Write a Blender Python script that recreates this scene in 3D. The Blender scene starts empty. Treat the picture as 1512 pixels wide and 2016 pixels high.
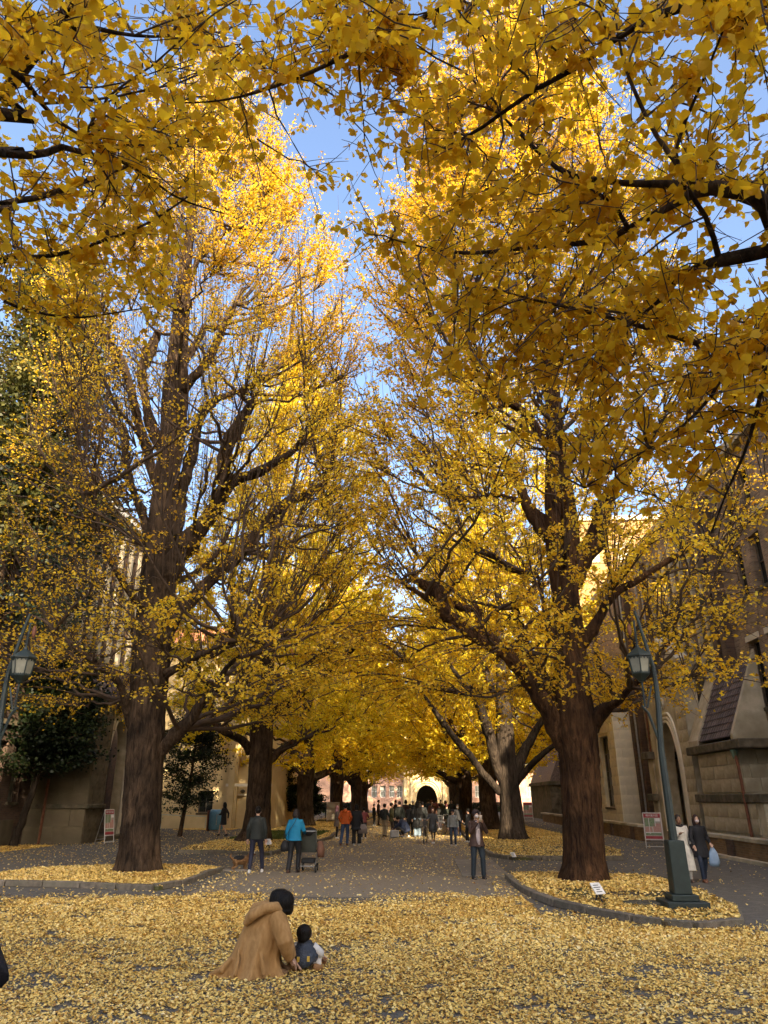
import bpy, math, random, colorsys
import numpy as np
from mathutils import Vector, Matrix
R = math.radians
# ------------------------------------------------------------------ camera, world, sun, exposure
scene = bpy.context.scene
COL = scene.collection
F, W, HH, CH = 1400.0, 1512.0, 2016.0, 1.88
PITCH = math.atan(562 / F)
YAW = math.atan(74 / math.hypot(F, 562))
cam_d = bpy.data.cameras.new('camera')
cam = bpy.data.objects.new('camera', cam_d)
COL.objects.link(cam)
cam.location = (0, 0, CH)
cam.rotation_euler = (math.pi / 2 + PITCH, 0, YAW)
cam_d.sensor_fit = 'VERTICAL'
cam_d.sensor_height = 24
cam_d.lens = 24 * F / HH
cam_d.clip_end = 3000
scene.camera = cam

SUN_DIR = Vector((-0.30, 0.85, -0.40)).normalized()      # the way the light travels
SUN_EL = math.asin(-SUN_DIR.z)
SUN_AZ = math.atan2(-SUN_DIR.x, -SUN_DIR.y)               # clockwise from +Y
world = bpy.data.worlds.new('World')
scene.world = world
world.use_nodes = True
wn = world.node_tree
wn.nodes.clear()
sky = wn.nodes.new('ShaderNodeTexSky')
sky.sky_type = 'NISHITA'
sky.sun_disc = False
sky.sun_elevation = SUN_EL
sky.sun_rotation = SUN_AZ
sky.altitude = 60
sky.air_density = 1.0
sky.dust_density = 6.0
sky.ozone_density = 3.0
bg = wn.nodes.new('ShaderNodeBackground')
bg.inputs[1].default_value = 0.15
wo = wn.nodes.new('ShaderNodeOutputWorld')
wn.links.new(sky.outputs[0], bg.inputs[0])
wn.links.new(bg.outputs[0], wo.inputs[0])
sd = bpy.data.lights.new('sun', 'SUN')
sd.energy = 4.6
sd.angle = R(0.5)
sd.color = (1.0, 0.85, 0.62)
sun = bpy.data.objects.new('sun', sd)
COL.objects.link(sun)
sun.rotation_euler = (-SUN_DIR).to_track_quat('Z', 'Y').to_euler()
vs = scene.view_settings
vs.view_transform = 'Standard'
vs.look = 'None'
vs.gamma = 1
vs.use_curve_mapping = False
vs.exposure = 1.9
try:
    vs.use_white_balance = True
    vs.white_balance_temperature = 6750
    vs.white_balance_tint = 12
except Exception:
    pass
cy = scene.cycles
cy.max_bounces = 12
cy.diffuse_bounces = 8
cy.transmission_bounces = 8
cy.glossy_bounces = 2
cy.transparent_max_bounces = 6
cy.use_denoising = True
cy.caustics_reflective = False
cy.caustics_refractive = False

# ------------------------------------------------------------------ helpers
def ray(px, py):
    x, y = (px - W / 2) / F, -(py - HH / 2) / F
    cp, sp, c, s = math.cos(PITCH), math.sin(PITCH), math.cos(YAW), math.sin(YAW)
    dx, dy, dz = x, cp - y * sp, sp + y * cp
    return (dx * c - dy * s, dx * s + dy * c, dz)
def atZ(px, py, z=0.0):
    d = ray(px, py); t = (z - CH) / d[2]
    return Vector((d[0] * t, d[1] * t, z))
def atY(px, py, Y):
    d = ray(px, py); t = Y / d[1]
    return Vector((d[0] * t, Y, CH + d[2] * t))
def atX(px, py, X):
    d = ray(px, py); t = X / d[0]
    return Vector((X, d[1] * t, CH + d[2] * t))
def atD(px, py, D):
    d = Vector(ray(px, py)).normalized() * D
    return Vector((d.x, d.y, CH + d.z))
FWD = Vector(ray(W / 2, HH / 2)).normalized()
def depth(p):
    return (Vector(p) - Vector((0, 0, CH))).dot(FWD)
def project(P):
    """numpy (N,3) -> pixel x, y of the 1512x2016 frame, used to see what falls in view"""
    q = np.asarray(P) - np.array([0, 0, CH])
    f = np.array(FWD); r = np.array([math.cos(YAW), math.sin(YAW), 0.0]); u = np.cross(r, f)
    z = q @ f
    return W / 2 + F * (q @ r) / z, HH / 2 - F * (q @ u) / z, z

def tag(o, label=None, cat=None, group=None, kind=None):
    if label: o['label'] = label
    if cat: o['category'] = cat
    if group: o['group'] = group
    if kind: o['kind'] = kind
    return o
def empty(name, loc=(0, 0, 0), label=None, cat=None, group=None, parent=None):
    o = bpy.data.objects.new(name, None)
    o.empty_display_size = 0.2
    COL.objects.link(o)
    o.location = loc
    if parent: o.parent = parent
    return tag(o, label, cat, group)
def worldloc(p):
    v = Vector((0, 0, 0))
    while p is not None:
        v += p.location
        p = p.parent
    return v
def link(name, me, mat, parent=None):
    o = bpy.data.objects.new(name, me)
    COL.objects.link(o)
    if mat is not None and not me.materials: me.materials.append(mat)
    if parent: o.parent = parent
    return o

REMESH = []
class MB:
    def __init__(s): s.v, s.f = [], []
    def add(s, v, f):
        n = len(s.v); s.v += [tuple(p) for p in v]; s.f += [tuple(i + n for i in q) for q in f]; return s
    def box(s, x0, x1, y0, y1, z0, z1):
        return s.add([(x0,y0,z0),(x1,y0,z0),(x1,y1,z0),(x0,y1,z0),(x0,y0,z1),(x1,y0,z1),(x1,y1,z1),(x0,y1,z1)],
                     [(0,3,2,1),(4,5,6,7),(0,1,5,4),(1,2,6,5),(2,3,7,6),(3,0,4,7)])
    def obox(s, c, sx, sy, sz, rot=0, tilt=0):
        m = Matrix.Rotation(rot, 3, 'Z') @ Matrix.Rotation(tilt, 3, 'X')
        v = [Vector(c) + m @ Vector((a*sx/2, b*sy/2, d*sz/2)) for a, b, d in
             [(-1,-1,-1),(1,-1,-1),(1,1,-1),(-1,1,-1),(-1,-1,1),(1,-1,1),(1,1,1),(-1,1,1)]]
        return s.add(v, [(0,3,2,1),(4,5,6,7),(0,1,5,4),(1,2,6,5),(2,3,7,6),(3,0,4,7)])
    def prism(s, poly, z0, z1):
        n = len(poly)
        v = [(x, y, z0) for x, y in poly] + [(x, y, z1) for x, y in poly]
        return s.add(v, [tuple(range(n))[::-1], tuple(range(n, 2*n))] + [(i, (i+1)%n, n+(i+1)%n, n+i) for i in range(n)])
    def extr(s, poly3, d):
        n = len(poly3); d = Vector(d)
        v = [Vector(p) for p in poly3]; v += [p + d for p in v]
        return s.add(v, [tuple(range(n))[::-1], tuple(range(n, 2*n))] + [(i, (i+1)%n, n+(i+1)%n, n+i) for i in range(n)])
    def tube(s, pts, rad, n=8, cap=True, squash=None):
        pts = [Vector(p) for p in pts]
        if not isinstance(rad, (list, tuple)): rad = [rad] * len(pts)
        vs_, fs = [], []
        t0 = (pts[1] - pts[0]).normalized()
        a = t0.cross(Vector((0, 0, 1)))
        if a.length < 0.05: a = t0.cross(Vector((1, 0, 0)))
        a.normalize()
        for i, p in enumerate(pts):
            t = (pts[min(i+1, len(pts)-1)] - pts[max(i-1, 0)]).normalized()
            a = (a - t * a.dot(t)).normalized()
            b = t.cross(a)
            for k in range(n):
                an = 2*math.pi*k/n
                vs_.append(p + (a*math.cos(an) + b*math.sin(an)) * rad[i])
        m = len(pts)
        for i in range(m-1):
            for k in range(n):
                fs.append((i*n+k, i*n+(k+1)%n, (i+1)*n+(k+1)%n, (i+1)*n+k))
        if cap:
            fs.append(tuple(range(n))[::-1]); fs.append(tuple((m-1)*n+k for k in range(n)))
        return s.add(vs_, fs)
    def rings(s, rs, n=16, fold=0.0, seed=0, nf=5):
        """rs: (cx,cy,z,rx,ry) stacked ellipses"""
        rnd = random.Random(seed); ph = rnd.random()*6
        vs_, fs = [], []
        m = len(rs)
        for i, (cx, cy_, z, rx, ry) in enumerate(rs):
            for k in range(n):
                an = 2*math.pi*k/n
                w = 1 + fold*(i/(m-1))*(math.sin(nf*an+ph)+0.5*math.sin((2*nf+1)*an+2*ph))
                vs_.append((cx+rx*w*math.cos(an), cy_+ry*w*math.sin(an), z))
        for i in range(m-1):
            for k in range(n):
                fs.append((i*n+k, i*n+(k+1)%n, (i+1)*n+(k+1)%n, (i+1)*n+k))
        fs.append(tuple(range(n))[::-1]); fs.append(tuple((m-1)*n+k for k in range(n)))
        if rs[-1][2] < rs[0][2]:
            fs = [q[::-1] for q in fs]
        return s.add(vs_, fs)
    def ell(s, c, r, n=12, m=8, rot=None):
        c = Vector(c); r = (r, r, r) if not isinstance(r, (tuple, list)) else r
        vs_, fs = [], []
        for i in range(m+1):
            th = math.pi*i/m
            for k in range(n):
                an = 2*math.pi*k/n
                v = Vector((r[0]*math.sin(th)*math.cos(an), r[1]*math.sin(th)*math.sin(an), r[2]*math.cos(th)))
                if rot is not None: v = rot @ v
                vs_.append(c+v)
        for i in range(m):
            for k in range(n):
                fs.append((i*n+k, (i+1)*n+k, (i+1)*n+(k+1)%n, i*n+(k+1)%n))
        return s.add(vs_, fs)
    def torus(s, c, axis, r, t, n=24, m=6):
        c = Vector(c); ax = Vector(axis).normalized()
        a = ax.cross(Vector((0.3, 0.2, 1))).normalized(); b = ax.cross(a)
        vs_, fs = [], []
        for i in range(n):
            an = 2*math.pi*i/n
            d = a*math.cos(an)+b*math.sin(an)
            for k in range(m):
                bn = 2*math.pi*k/m
                vs_.append(c + d*(r+t*math.cos(bn)) + ax*(t*math.sin(bn)))
        for i in range(n):
            for k in range(m):
                fs.append((i*m+k, ((i+1)%n)*m+k, ((i+1)%n)*m+(k+1)%m, i*m+(k+1)%m))
        return s.add(vs_, fs)
    def build(s, name, mat, parent=None, smooth=False, bevel=0.0, remesh=0.0, sm=4):
        o0 = worldloc(parent) if parent else Vector((0, 0, 0))
        me = bpy.data.meshes.new(name)
        me.from_pydata([(v[0]-o0.x, v[1]-o0.y, v[2]-o0.z) for v in s.v], [], s.f)
        me.update()
        o = link(name, me, mat, parent)
        if smooth or remesh:
            me.polygons.foreach_set('use_smooth', [True]*len(me.polygons))
        if bevel:
            b = o.modifiers.new('bevel', 'BEVEL'); b.width = bevel; b.segments = 1; b.limit_method = 'ANGLE'
        if remesh:
            m = o.modifiers.new('remesh', 'REMESH'); m.mode = 'VOXEL'; m.voxel_size = remesh; m.use_smooth_shade = True
            q = o.modifiers.new('smooth', 'SMOOTH'); q.iterations = sm; q.factor = 0.5
            REMESH.append(o)
        return o

def bake_remesh():
    bpy.context.view_layer.update()
    dg = bpy.context.evaluated_depsgraph_get()
    for o in REMESH:
        me = bpy.data.meshes.new_from_object(o.evaluated_get(dg))
        o.modifiers.clear()
        if not me.materials: me.materials.append(o.data.materials[0])
        o.data = me
    REMESH.clear()

def np_mesh(name, V, Fc, mat, parent=None, attr=None, smooth=False):
    V = np.asarray(V, dtype=np.float32); Fc = np.asarray(Fc, dtype=np.int32)
    if parent is not None:
        V = V - np.array(worldloc(parent), dtype=np.float32)
    me = bpy.data.meshes.new(name)
    k = Fc.shape[1]
    me.vertices.add(len(V)); me.vertices.foreach_set('co', V.ravel())
    me.loops.add(Fc.size); me.loops.foreach_set('vertex_index', Fc.ravel())
    me.polygons.add(len(Fc))
    me.polygons.foreach_set('loop_start', np.arange(0, Fc.size, k, dtype=np.int32))
    me.polygons.foreach_set('loop_total', np.full(len(Fc), k, dtype=np.int32))
    if smooth: me.polygons.foreach_set('use_smooth', np.ones(len(Fc), dtype=bool))
    me.update(calc_edges=True)
    if attr is not None:
        a = me.attributes.new('lc', 'FLOAT', 'POINT')
        a.data.foreach_set('value', np.asarray(attr, dtype=np.float32))
    return link(name, me, mat, parent)

# ------------------------------------------------------------------ materials
def new_mat(name):
    m = bpy.data.materials.new(name); m.use_nodes = True
    nt = m.node_tree; nt.nodes.clear()
    out = nt.nodes.new('ShaderNodeOutputMaterial')
    b = nt.nodes.new('ShaderNodeBsdfPrincipled')
    nt.links.new(b.outputs[0], out.inputs[0])
    return m, nt, b, out
def N(nt, t, **kw):
    n = nt.nodes.new(t)
    for k, v in kw.items(): setattr(n, k, v)
    return n
def c4(c): return (c[0], c[1], c[2], 1)
def nmat(name, c1, c2, scale=3.0, rough=0.8, bump=0.0, bscale=None, stretch=(1,1,1), detail=5, c3=None, metal=0, contrast=0.18, spec=0.3, island=0.0):
    m, nt, b, out = new_mat(name)
    tc = N(nt, 'ShaderNodeTexCoord')
    mp = N(nt, 'ShaderNodeMapping'); mp.inputs['Scale'].default_value = stretch
    nt.links.new(tc.outputs['Object'], mp.inputs[0])
    no = N(nt, 'ShaderNodeTexNoise'); no.inputs['Scale'].default_value = scale; no.inputs['Detail'].default_value = detail
    nt.links.new(mp.outputs[0], no.inputs['Vector'])
    cr = N(nt, 'ShaderNodeValToRGB')
    cr.color_ramp.elements[0].position = 0.5-contrast; cr.color_ramp.elements[0].color = c4(c1)
    cr.color_ramp.elements[1].position = 0.5+contrast; cr.color_ramp.elements[1].color = c4(c2)
    nt.links.new(no.outputs[0], cr.inputs[0])
    col = cr.outputs[0]
    if c3 is not None:
        n2 = N(nt, 'ShaderNodeTexNoise'); n2.inputs['Scale'].default_value = scale*0.17; n2.inputs['Detail'].default_value = 6
        nt.links.new(mp.outputs[0], n2.inputs['Vector'])
        r2 = N(nt, 'ShaderNodeMapRange'); r2.inputs[1].default_value = 0.48; r2.inputs[2].default_value = 0.68
        nt.links.new(n2.outputs[0], r2.inputs[0])
        mx = N(nt, 'ShaderNodeMixRGB'); mx.inputs[2].default_value = c4(c3)
        nt.links.new(r2.outputs[0], mx.inputs[0]); nt.links.new(col, mx.inputs[1]); col = mx.outputs[0]
    if island:
        oi = N(nt, 'ShaderNodeObjectInfo')
        mr = N(nt, 'ShaderNodeMapRange'); mr.inputs[3].default_value = 1-island; mr.inputs[4].default_value = 1+island
        nt.links.new(oi.outputs['Random'], mr.inputs[0])
        mm = N(nt, 'ShaderNodeVectorMath', operation='SCALE')
        nt.links.new(col, mm.inputs[0]); nt.links.new(mr.outputs[0], mm.inputs['Scale']); col = mm.outputs[0]
    nt.links.new(col, b.inputs['Base Color'])
    b.inputs['Roughness'].default_value = rough
    b.inputs['Metallic'].default_value = metal
    b.inputs['Specular IOR Level'].default_value = spec
    if bump:
        n3 = N(nt, 'ShaderNodeTexNoise'); n3.inputs['Scale'].default_value = bscale or scale*4; n3.inputs['Detail'].default_value = 6
        nt.links.new(mp.outputs[0], n3.inputs['Vector'])
        bp = N(nt, 'ShaderNodeBump'); bp.inputs['Strength'].default_value = bump; bp.inputs['Distance'].default_value = 0.03
        nt.links.new(n3.outputs[0], bp.inputs['Height']); nt.links.new(bp.outputs[0], b.inputs['Normal'])
    return m
def leafmat(name, stops, trans=0.5, rough=0.5, tint=(1,1,1)):
    m, nt, b, out = new_mat(name)
    at = N(nt, 'ShaderNodeAttribute', attribute_name='lc')
    cr = N(nt, 'ShaderNodeValToRGB')
    el = cr.color_ramp.elements
    el[0].position = stops[0][0]; el[0].color = c4(stops[0][1])
    el[1].position = stops[-1][0]; el[1].color = c4(stops[-1][1])
    for p, c in stops[1:-1]:
        e = el.new(p); e.color = c4(c)
    nt.links.new(at.outputs['Fac'], cr.inputs[0])
    nt.links.new(cr.outputs[0], b.inputs['Base Color'])
    b.inputs['Roughness'].default_value = rough
    b.inputs['Specular IOR Level'].default_value = 0.25
    tr = N(nt, 'ShaderNodeBsdfTranslucent')
    tm = N(nt, 'ShaderNodeMixRGB', blend_type='MULTIPLY'); tm.inputs[0].default_value = 1; tm.inputs[2].default_value = c4(tint)
    nt.links.new(cr.outputs[0], tm.inputs[1]); nt.links.new(tm.outputs[0], tr.inputs[0])
    ms = N(nt, 'ShaderNodeMixShader'); ms.inputs[0].default_value = trans
    nt.links.new(b.outputs[0], ms.inputs[1]); nt.links.new(tr.outputs[0], ms.inputs[2])
    nt.links.new(ms.outputs[0], out.inputs[0])
    return m
def brickmat(name, c1, c2, mortar, bw=0.22, rh=0.072, bump=0.5, stain=None):
    m, nt, b, out = new_mat(name)
    tc = N(nt, 'ShaderNodeTexCoord')
    sp = N(nt, 'ShaderNodeSeparateXYZ'); nt.links.new(tc.outputs['Object'], sp.inputs[0])
    ad = N(nt, 'ShaderNodeMath', operation='ADD'); nt.links.new(sp.outputs[0], ad.inputs[0]); nt.links.new(sp.outputs[1], ad.inputs[1])
    cb = N(nt, 'ShaderNodeCombineXYZ'); nt.links.new(ad.outputs[0], cb.inputs[0]); nt.links.new(sp.outputs[2], cb.inputs[1])
    br = N(nt, 'ShaderNodeTexBrick')
    br.inputs['Scale'].default_value = 1.0
    br.inputs['Brick Width'].default_value = bw; br.inputs['Row Height'].default_value = rh
    br.inputs['Mortar Size'].default_value = 0.008; br.inputs['Bias'].default_value = 0.0
    br.inputs['Color1'].default_value = c4(c1); br.inputs['Color2'].default_value = c4(c2); br.inputs['Mortar'].default_value = c4(mortar)
    nt.links.new(cb.outputs[0], br.inputs['Vector'])
    no = N(nt, 'ShaderNodeTexNoise'); no.inputs['Scale'].default_value = 1.3; no.inputs['Detail'].default_value = 7
    nt.links.new(tc.outputs['Object'], no.inputs['Vector'])
    mr = N(nt, 'ShaderNodeMapRange'); mr.inputs[1].default_value = .3; mr.inputs[2].default_value = .7; mr.inputs[3].default_value = .6; mr.inputs[4].default_value = 1.35
    nt.links.new(no.outputs[0], mr.inputs[0])
    mm = N(nt, 'ShaderNodeVectorMath', operation='SCALE'); nt.links.new(br.outputs[0], mm.inputs[0]); nt.links.new(mr.outputs[0], mm.inputs['Scale'])
    nt.links.new(mm.outputs[0], b.inputs['Base Color'])
    b.inputs['Roughness'].default_value = 0.85
    bp = N(nt, 'ShaderNodeBump'); bp.inputs['Strength'].default_value = bump; bp.inputs['Distance'].default_value = 0.02; bp.invert = True
    nt.links.new(br.outputs['Fac'], bp.inputs['Height']); nt.links.new(bp.outputs[0], b.inputs['Normal'])
    return m
def barkmat(name, c1, c2):
    m, nt, b, out = new_mat(name)
    tc = N(nt, 'ShaderNodeTexCoord')
    mp = N(nt, 'ShaderNodeMapping'); mp.inputs['Scale'].default_value = (6.5, 6.5, 1.5)
    nt.links.new(tc.outputs['Object'], mp.inputs[0])
    n1 = N(nt, 'ShaderNodeTexNoise'); n1.inputs['Scale'].default_value = 1.6; n1.inputs['Detail'].default_value = 8; n1.inputs['Roughness'].default_value = 0.65; n1.inputs['Distortion'].default_value = 0.6
    nt.links.new(mp.outputs[0], n1.inputs['Vector'])
    vo = N(nt, 'ShaderNodeTexVoronoi', feature='DISTANCE_TO_EDGE'); vo.inputs['Scale'].default_value = 2.2
    mxv = N(nt, 'ShaderNodeMixRGB'); mxv.inputs[0].default_value = 0.35
    nt.links.new(mp.outputs[0], mxv.inputs[1]); nt.links.new(n1.outputs['Color'], mxv.inputs[2]); nt.links.new(mxv.outputs[0], vo.inputs['Vector'])
    cr = N(nt, 'ShaderNodeValToRGB')
    cr.color_ramp.elements[0].position = .34; cr.color_ramp.elements[0].color = c4(c1)
    cr.color_ramp.elements[1].position = .66; cr.color_ramp.elements[1].color = c4(c2)
    nt.links.new(n1.outputs[0], cr.inputs[0])
    n5 = N(nt, 'ShaderNodeTexNoise'); n5.inputs['Scale'].default_value = 1.1; n5.inputs['Detail'].default_value = 5; nt.links.new(tc.outputs['Object'], n5.inputs['Vector'])
    r5 = N(nt, 'ShaderNodeMapRange'); r5.inputs[1].default_value = .35; r5.inputs[2].default_value = .68; r5.inputs[3].default_value = .55; r5.inputs[4].default_value = 1.6
    nt.links.new(n5.outputs[0], r5.inputs[0])
    v5 = N(nt, 'ShaderNodeVectorMath', operation='SCALE'); nt.links.new(cr.outputs[0], v5.inputs[0]); nt.links.new(r5.outputs[0], v5.inputs['Scale']); nt.links.new(v5.outputs[0], b.inputs['Base Color'])
    mu = N(nt, 'ShaderNodeMath', operation='MULTIPLY_ADD'); mu.inputs[1].default_value = 1.2
    nt.links.new(vo.outputs['Distance'], mu.inputs[0]); nt.links.new(n1.outputs[0], mu.inputs[2])
    bp = N(nt, 'ShaderNodeBump'); bp.inputs['Strength'].default_value = 0.9; bp.inputs['Distance'].default_value = 0.06
    nt.links.new(mu.outputs[0], bp.inputs['Height']); nt.links.new(bp.outputs[0], b.inputs['Normal'])
    b.inputs['Roughness'].default_value = 0.9; b.inputs['Specular IOR Level'].default_value = 0.15
    return m
_pl = {}
def plain(c, rough=0.7, metal=0.0, var=0.12, spec=0.3):
    key = (tuple(round(x, 4) for x in c), rough, metal)
    if key not in _pl:
        _pl[key] = nmat('surface', [x*(1-var) for x in c], [min(1, x*(1+var)) for x in c], scale=9, rough=rough, metal=metal, bump=0.12, bscale=60, spec=spec)
    return _pl[key]

M = {}
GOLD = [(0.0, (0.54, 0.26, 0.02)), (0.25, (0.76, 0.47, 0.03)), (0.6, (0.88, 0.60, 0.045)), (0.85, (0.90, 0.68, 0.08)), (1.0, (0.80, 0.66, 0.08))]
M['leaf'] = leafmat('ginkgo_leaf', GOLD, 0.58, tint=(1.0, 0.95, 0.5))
M['leaf_far'] = leafmat('ginkgo_leaf_bright', [(0, (0.66, 0.40, 0.02)), (0.4, (0.86, 0.66, 0.04)), (0.8, (0.92, 0.76, 0.07)), (1, (0.86, 0.76, 0.10))], 0.62, tint=(1.0, 0.98, 0.5))  # yellower copy of the same leaf, offsetting orange light bounced between crowns
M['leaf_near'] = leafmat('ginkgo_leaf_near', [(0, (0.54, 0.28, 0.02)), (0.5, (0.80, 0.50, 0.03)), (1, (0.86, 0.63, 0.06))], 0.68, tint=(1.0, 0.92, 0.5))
M['litter'] = leafmat('fallen_leaf', [(0, (0.26, 0.13, 0.04)), (0.22, (0.60, 0.35, 0.08)), (0.45, (0.80, 0.55, 0.14)), (0.8, (0.90, 0.665, 0.23)), (1.0, (0.90, 0.75, 0.40))], 0.12, rough=0.55)
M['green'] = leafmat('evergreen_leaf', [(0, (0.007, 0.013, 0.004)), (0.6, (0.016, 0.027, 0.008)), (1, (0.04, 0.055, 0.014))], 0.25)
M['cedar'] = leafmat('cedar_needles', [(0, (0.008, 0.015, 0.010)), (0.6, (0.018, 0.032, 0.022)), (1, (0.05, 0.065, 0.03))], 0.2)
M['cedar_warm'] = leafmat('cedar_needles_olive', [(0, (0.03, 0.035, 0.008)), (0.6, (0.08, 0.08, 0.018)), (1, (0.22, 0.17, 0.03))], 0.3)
M['grass'] = leafmat('grass_blade', [(0, (0.05, 0.08, 0.015)), (1, (0.16, 0.18, 0.04))], 0.3)
M['bark'] = barkmat('ginkgo_bark', (0.012, 0.007, 0.004), (0.082, 0.052, 0.030))
M['bark_red'] = barkmat('ginkgo_bark_brown', (0.014, 0.006, 0.003), (0.085, 0.043, 0.019))
M['bark_grey'] = barkmat('ginkgo_bark_grey', (0.012, 0.008, 0.006), (0.052, 0.039, 0.027))  # shade put into the colour: darkened so the sunlit second right trunk looks shaded
M['twig'] = nmat('twig_bark', (0.04, 0.024, 0.014), (0.09, 0.058, 0.036), 5, 0.85)
M['asphalt'] = nmat('asphalt', (0.092, 0.082, 0.066), (0.14, 0.124, 0.10), 26, 0.85, 0.5, 160, c3=(0.155, 0.14, 0.113))
M['road'] = nmat('worn_road_surface', (0.165, 0.135, 0.095), (0.25, 0.205, 0.145), 20, 0.85, 0.5, 120, c3=(0.21, 0.175, 0.125))
M['slab'] = nmat('paving_slab', (0.17, 0.145, 0.11), (0.24, 0.205, 0.155), 6, 0.85, 0.4, 50, island=0.12)
M['soil'] = nmat('soil', (0.05, 0.036, 0.02), (0.10, 0.07, 0.035), 8, 0.95, 0.6, 30, c3=(0.09, 0.095, 0.03))
M['kerb'] = nmat('kerb_granite', (0.10, 0.082, 0.06), (0.20, 0.165, 0.12), 9, 0.85, 0.5, 60, c3=(0.13, 0.115, 0.08), island=0.15)
M['earth'] = nmat('far_ground', (0.10, 0.09, 0.06), (0.14, 0.12, 0.08), 0.2, 0.9)
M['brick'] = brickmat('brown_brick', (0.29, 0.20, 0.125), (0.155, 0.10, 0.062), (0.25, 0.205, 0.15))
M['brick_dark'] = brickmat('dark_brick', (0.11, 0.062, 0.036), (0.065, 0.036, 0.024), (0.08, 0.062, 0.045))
M['brick_low'] = brickmat('ochre_brick', (0.22, 0.125, 0.05), (0.13, 0.068, 0.028), (0.17, 0.13, 0.08))
M['brick_red'] = brickmat('red_brick', (0.50, 0.27, 0.17), (0.40, 0.20, 0.125), (0.45, 0.36, 0.27))
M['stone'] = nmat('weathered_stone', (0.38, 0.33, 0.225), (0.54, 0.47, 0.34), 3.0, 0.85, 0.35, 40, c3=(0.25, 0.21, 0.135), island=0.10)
M['stone_left'] = nmat('dark_brown_stone', (0.095, 0.075, 0.042), (0.18, 0.145, 0.088), 2.2, 0.9, 0.4, 30, c3=(0.10, 0.08, 0.05), island=0.10)  # left portico stone in a darker, browner tone
M['tan_wall'] = nmat('tan_block_wall', (0.25, 0.15, 0.058), (0.34, 0.205, 0.085), 2.5, 0.9, 0.3, 30)
M['stone_pale'] = nmat('pale_stone', (0.60, 0.54, 0.41), (0.74, 0.67, 0.52), 2.5, 0.8, 0.3, 40, c3=(0.50, 0.45, 0.34), island=0.07)
M['stone_dark'] = nmat('stained_stone', (0.055, 0.045, 0.028), (0.16, 0.13, 0.085), 3.5, 0.9, 0.5, 30, c3=(0.05, 0.05, 0.028))
M['stucco'] = nmat('cream_wall', (0.55, 0.42, 0.21), (0.68, 0.53, 0.28), 1.6, 0.85, 0.3, 30, c3=(0.47, 0.35, 0.18))
M['tile'] = nmat('roof_tile', (0.06, 0.042, 0.036), (0.14, 0.10, 0.085), 7, 0.6, 0.3, 50, island=0.35)
M['tile_red'] = nmat('orange_roof', (0.42, 0.15, 0.06), (0.58, 0.24, 0.10), 4, 0.8, 0.4, 30)
M['glass'] = nmat('window_glass', (0.012, 0.013, 0.013), (0.03, 0.032, 0.03), 0.8, 0.12, spec=0.6)
M['glass_pale'] = nmat('window_curtain_glass', (0.16, 0.17, 0.14), (0.26, 0.27, 0.22), 1.5, 0.2, spec=0.6)
M['frame'] = nmat('window_frame', (0.10, 0.085, 0.06), (0.16, 0.13, 0.10), 5, 0.6)
M['white'] = nmat('white_paint', (0.62, 0.60, 0.55), (0.75, 0.73, 0.68), 5, 0.5)
M['lampgreen'] = nmat('dark_green_paint', (0.011, 0.019, 0.015), (0.020, 0.032, 0.026), 6, 0.5, 0.15, 70, c3=(0.015, 0.022, 0.02), spec=0.5)
M['lampglass'] = nmat('frosted_lamp_glass', (0.20, 0.19, 0.14), (0.28, 0.27, 0.20), 6, 0.4)
M['pipe_rust'] = nmat('rusty_pipe', (0.13, 0.045, 0.025), (0.20, 0.08, 0.04), 9, 0.7)
M['pipe_grey'] = nmat('grey_pipe', (0.22, 0.22, 0.21), (0.32, 0.31, 0.30), 9, 0.5)
M['copper'] = nmat('green_copper', (0.09, 0.16, 0.12), (0.15, 0.22, 0.16), 9, 0.7)
M['red'] = nmat('poster_red', (0.28, 0.03, 0.04), (0.36, 0.045, 0.055), 8, 0.5)
M['poster'] = nmat('poster_map', (0.30, 0.30, 0.24), (0.42, 0.33, 0.28), 18, 0.5, contrast=.08)
M['poster_pink'] = nmat('poster_pink', (0.40, 0.20, 0.17), (0.46, 0.27, 0.21), 18, 0.5)
M['poster_green'] = nmat('poster_green', (0.13, 0.20, 0.10), (0.22, 0.27, 0.16), 18, 0.5)
M['ink'] = plain((0.03, 0.03, 0.03))
M['metal'] = nmat('grey_metal', (0.25, 0.25, 0.24), (0.40, 0.40, 0.38), 9, 0.35, metal=0.8)
M['rubber'] = plain((0.015, 0.015, 0.015))
M['skin'] = nmat('skin', (0.42, 0.25, 0.17), (0.50, 0.31, 0.21), 6, 0.55)
M['skin_brown'] = nmat('skin_tanned', (0.22, 0.115, 0.065), (0.27, 0.145, 0.085), 6, 0.55)
M['hair'] = nmat('dark_hair', (0.003, 0.0025, 0.002), (0.012, 0.009, 0.007), 30, 0.55, 0.5, 90, stretch=(1, 1, 0.15), spec=0.15)
# ------------------------------------------------------------------ ground
def sheet(name, poly, z, mat, kind='structure'):
    b = MB(); b.add([(x, y, z) for x, y in poly], [tuple(range(len(poly)))])
    return tag(b.build(name, mat), kind=kind)
sheet('ground', [(-900, -300), (900, -300), (900, 1500), (-900, 1500)], 0.0, M['earth'])
sheet('pavement', [(-24, -14), (30, -14), (30, 118), (-24, 118)], 0.004, M['asphalt'])
ROADX0, ROADX1 = -4.95, 2.15
sheet('road', [(ROADX0, 16.2), (ROADX1, 16.2), (ROADX1, 112), (ROADX0, 112)], 0.008, M['road'])

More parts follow.
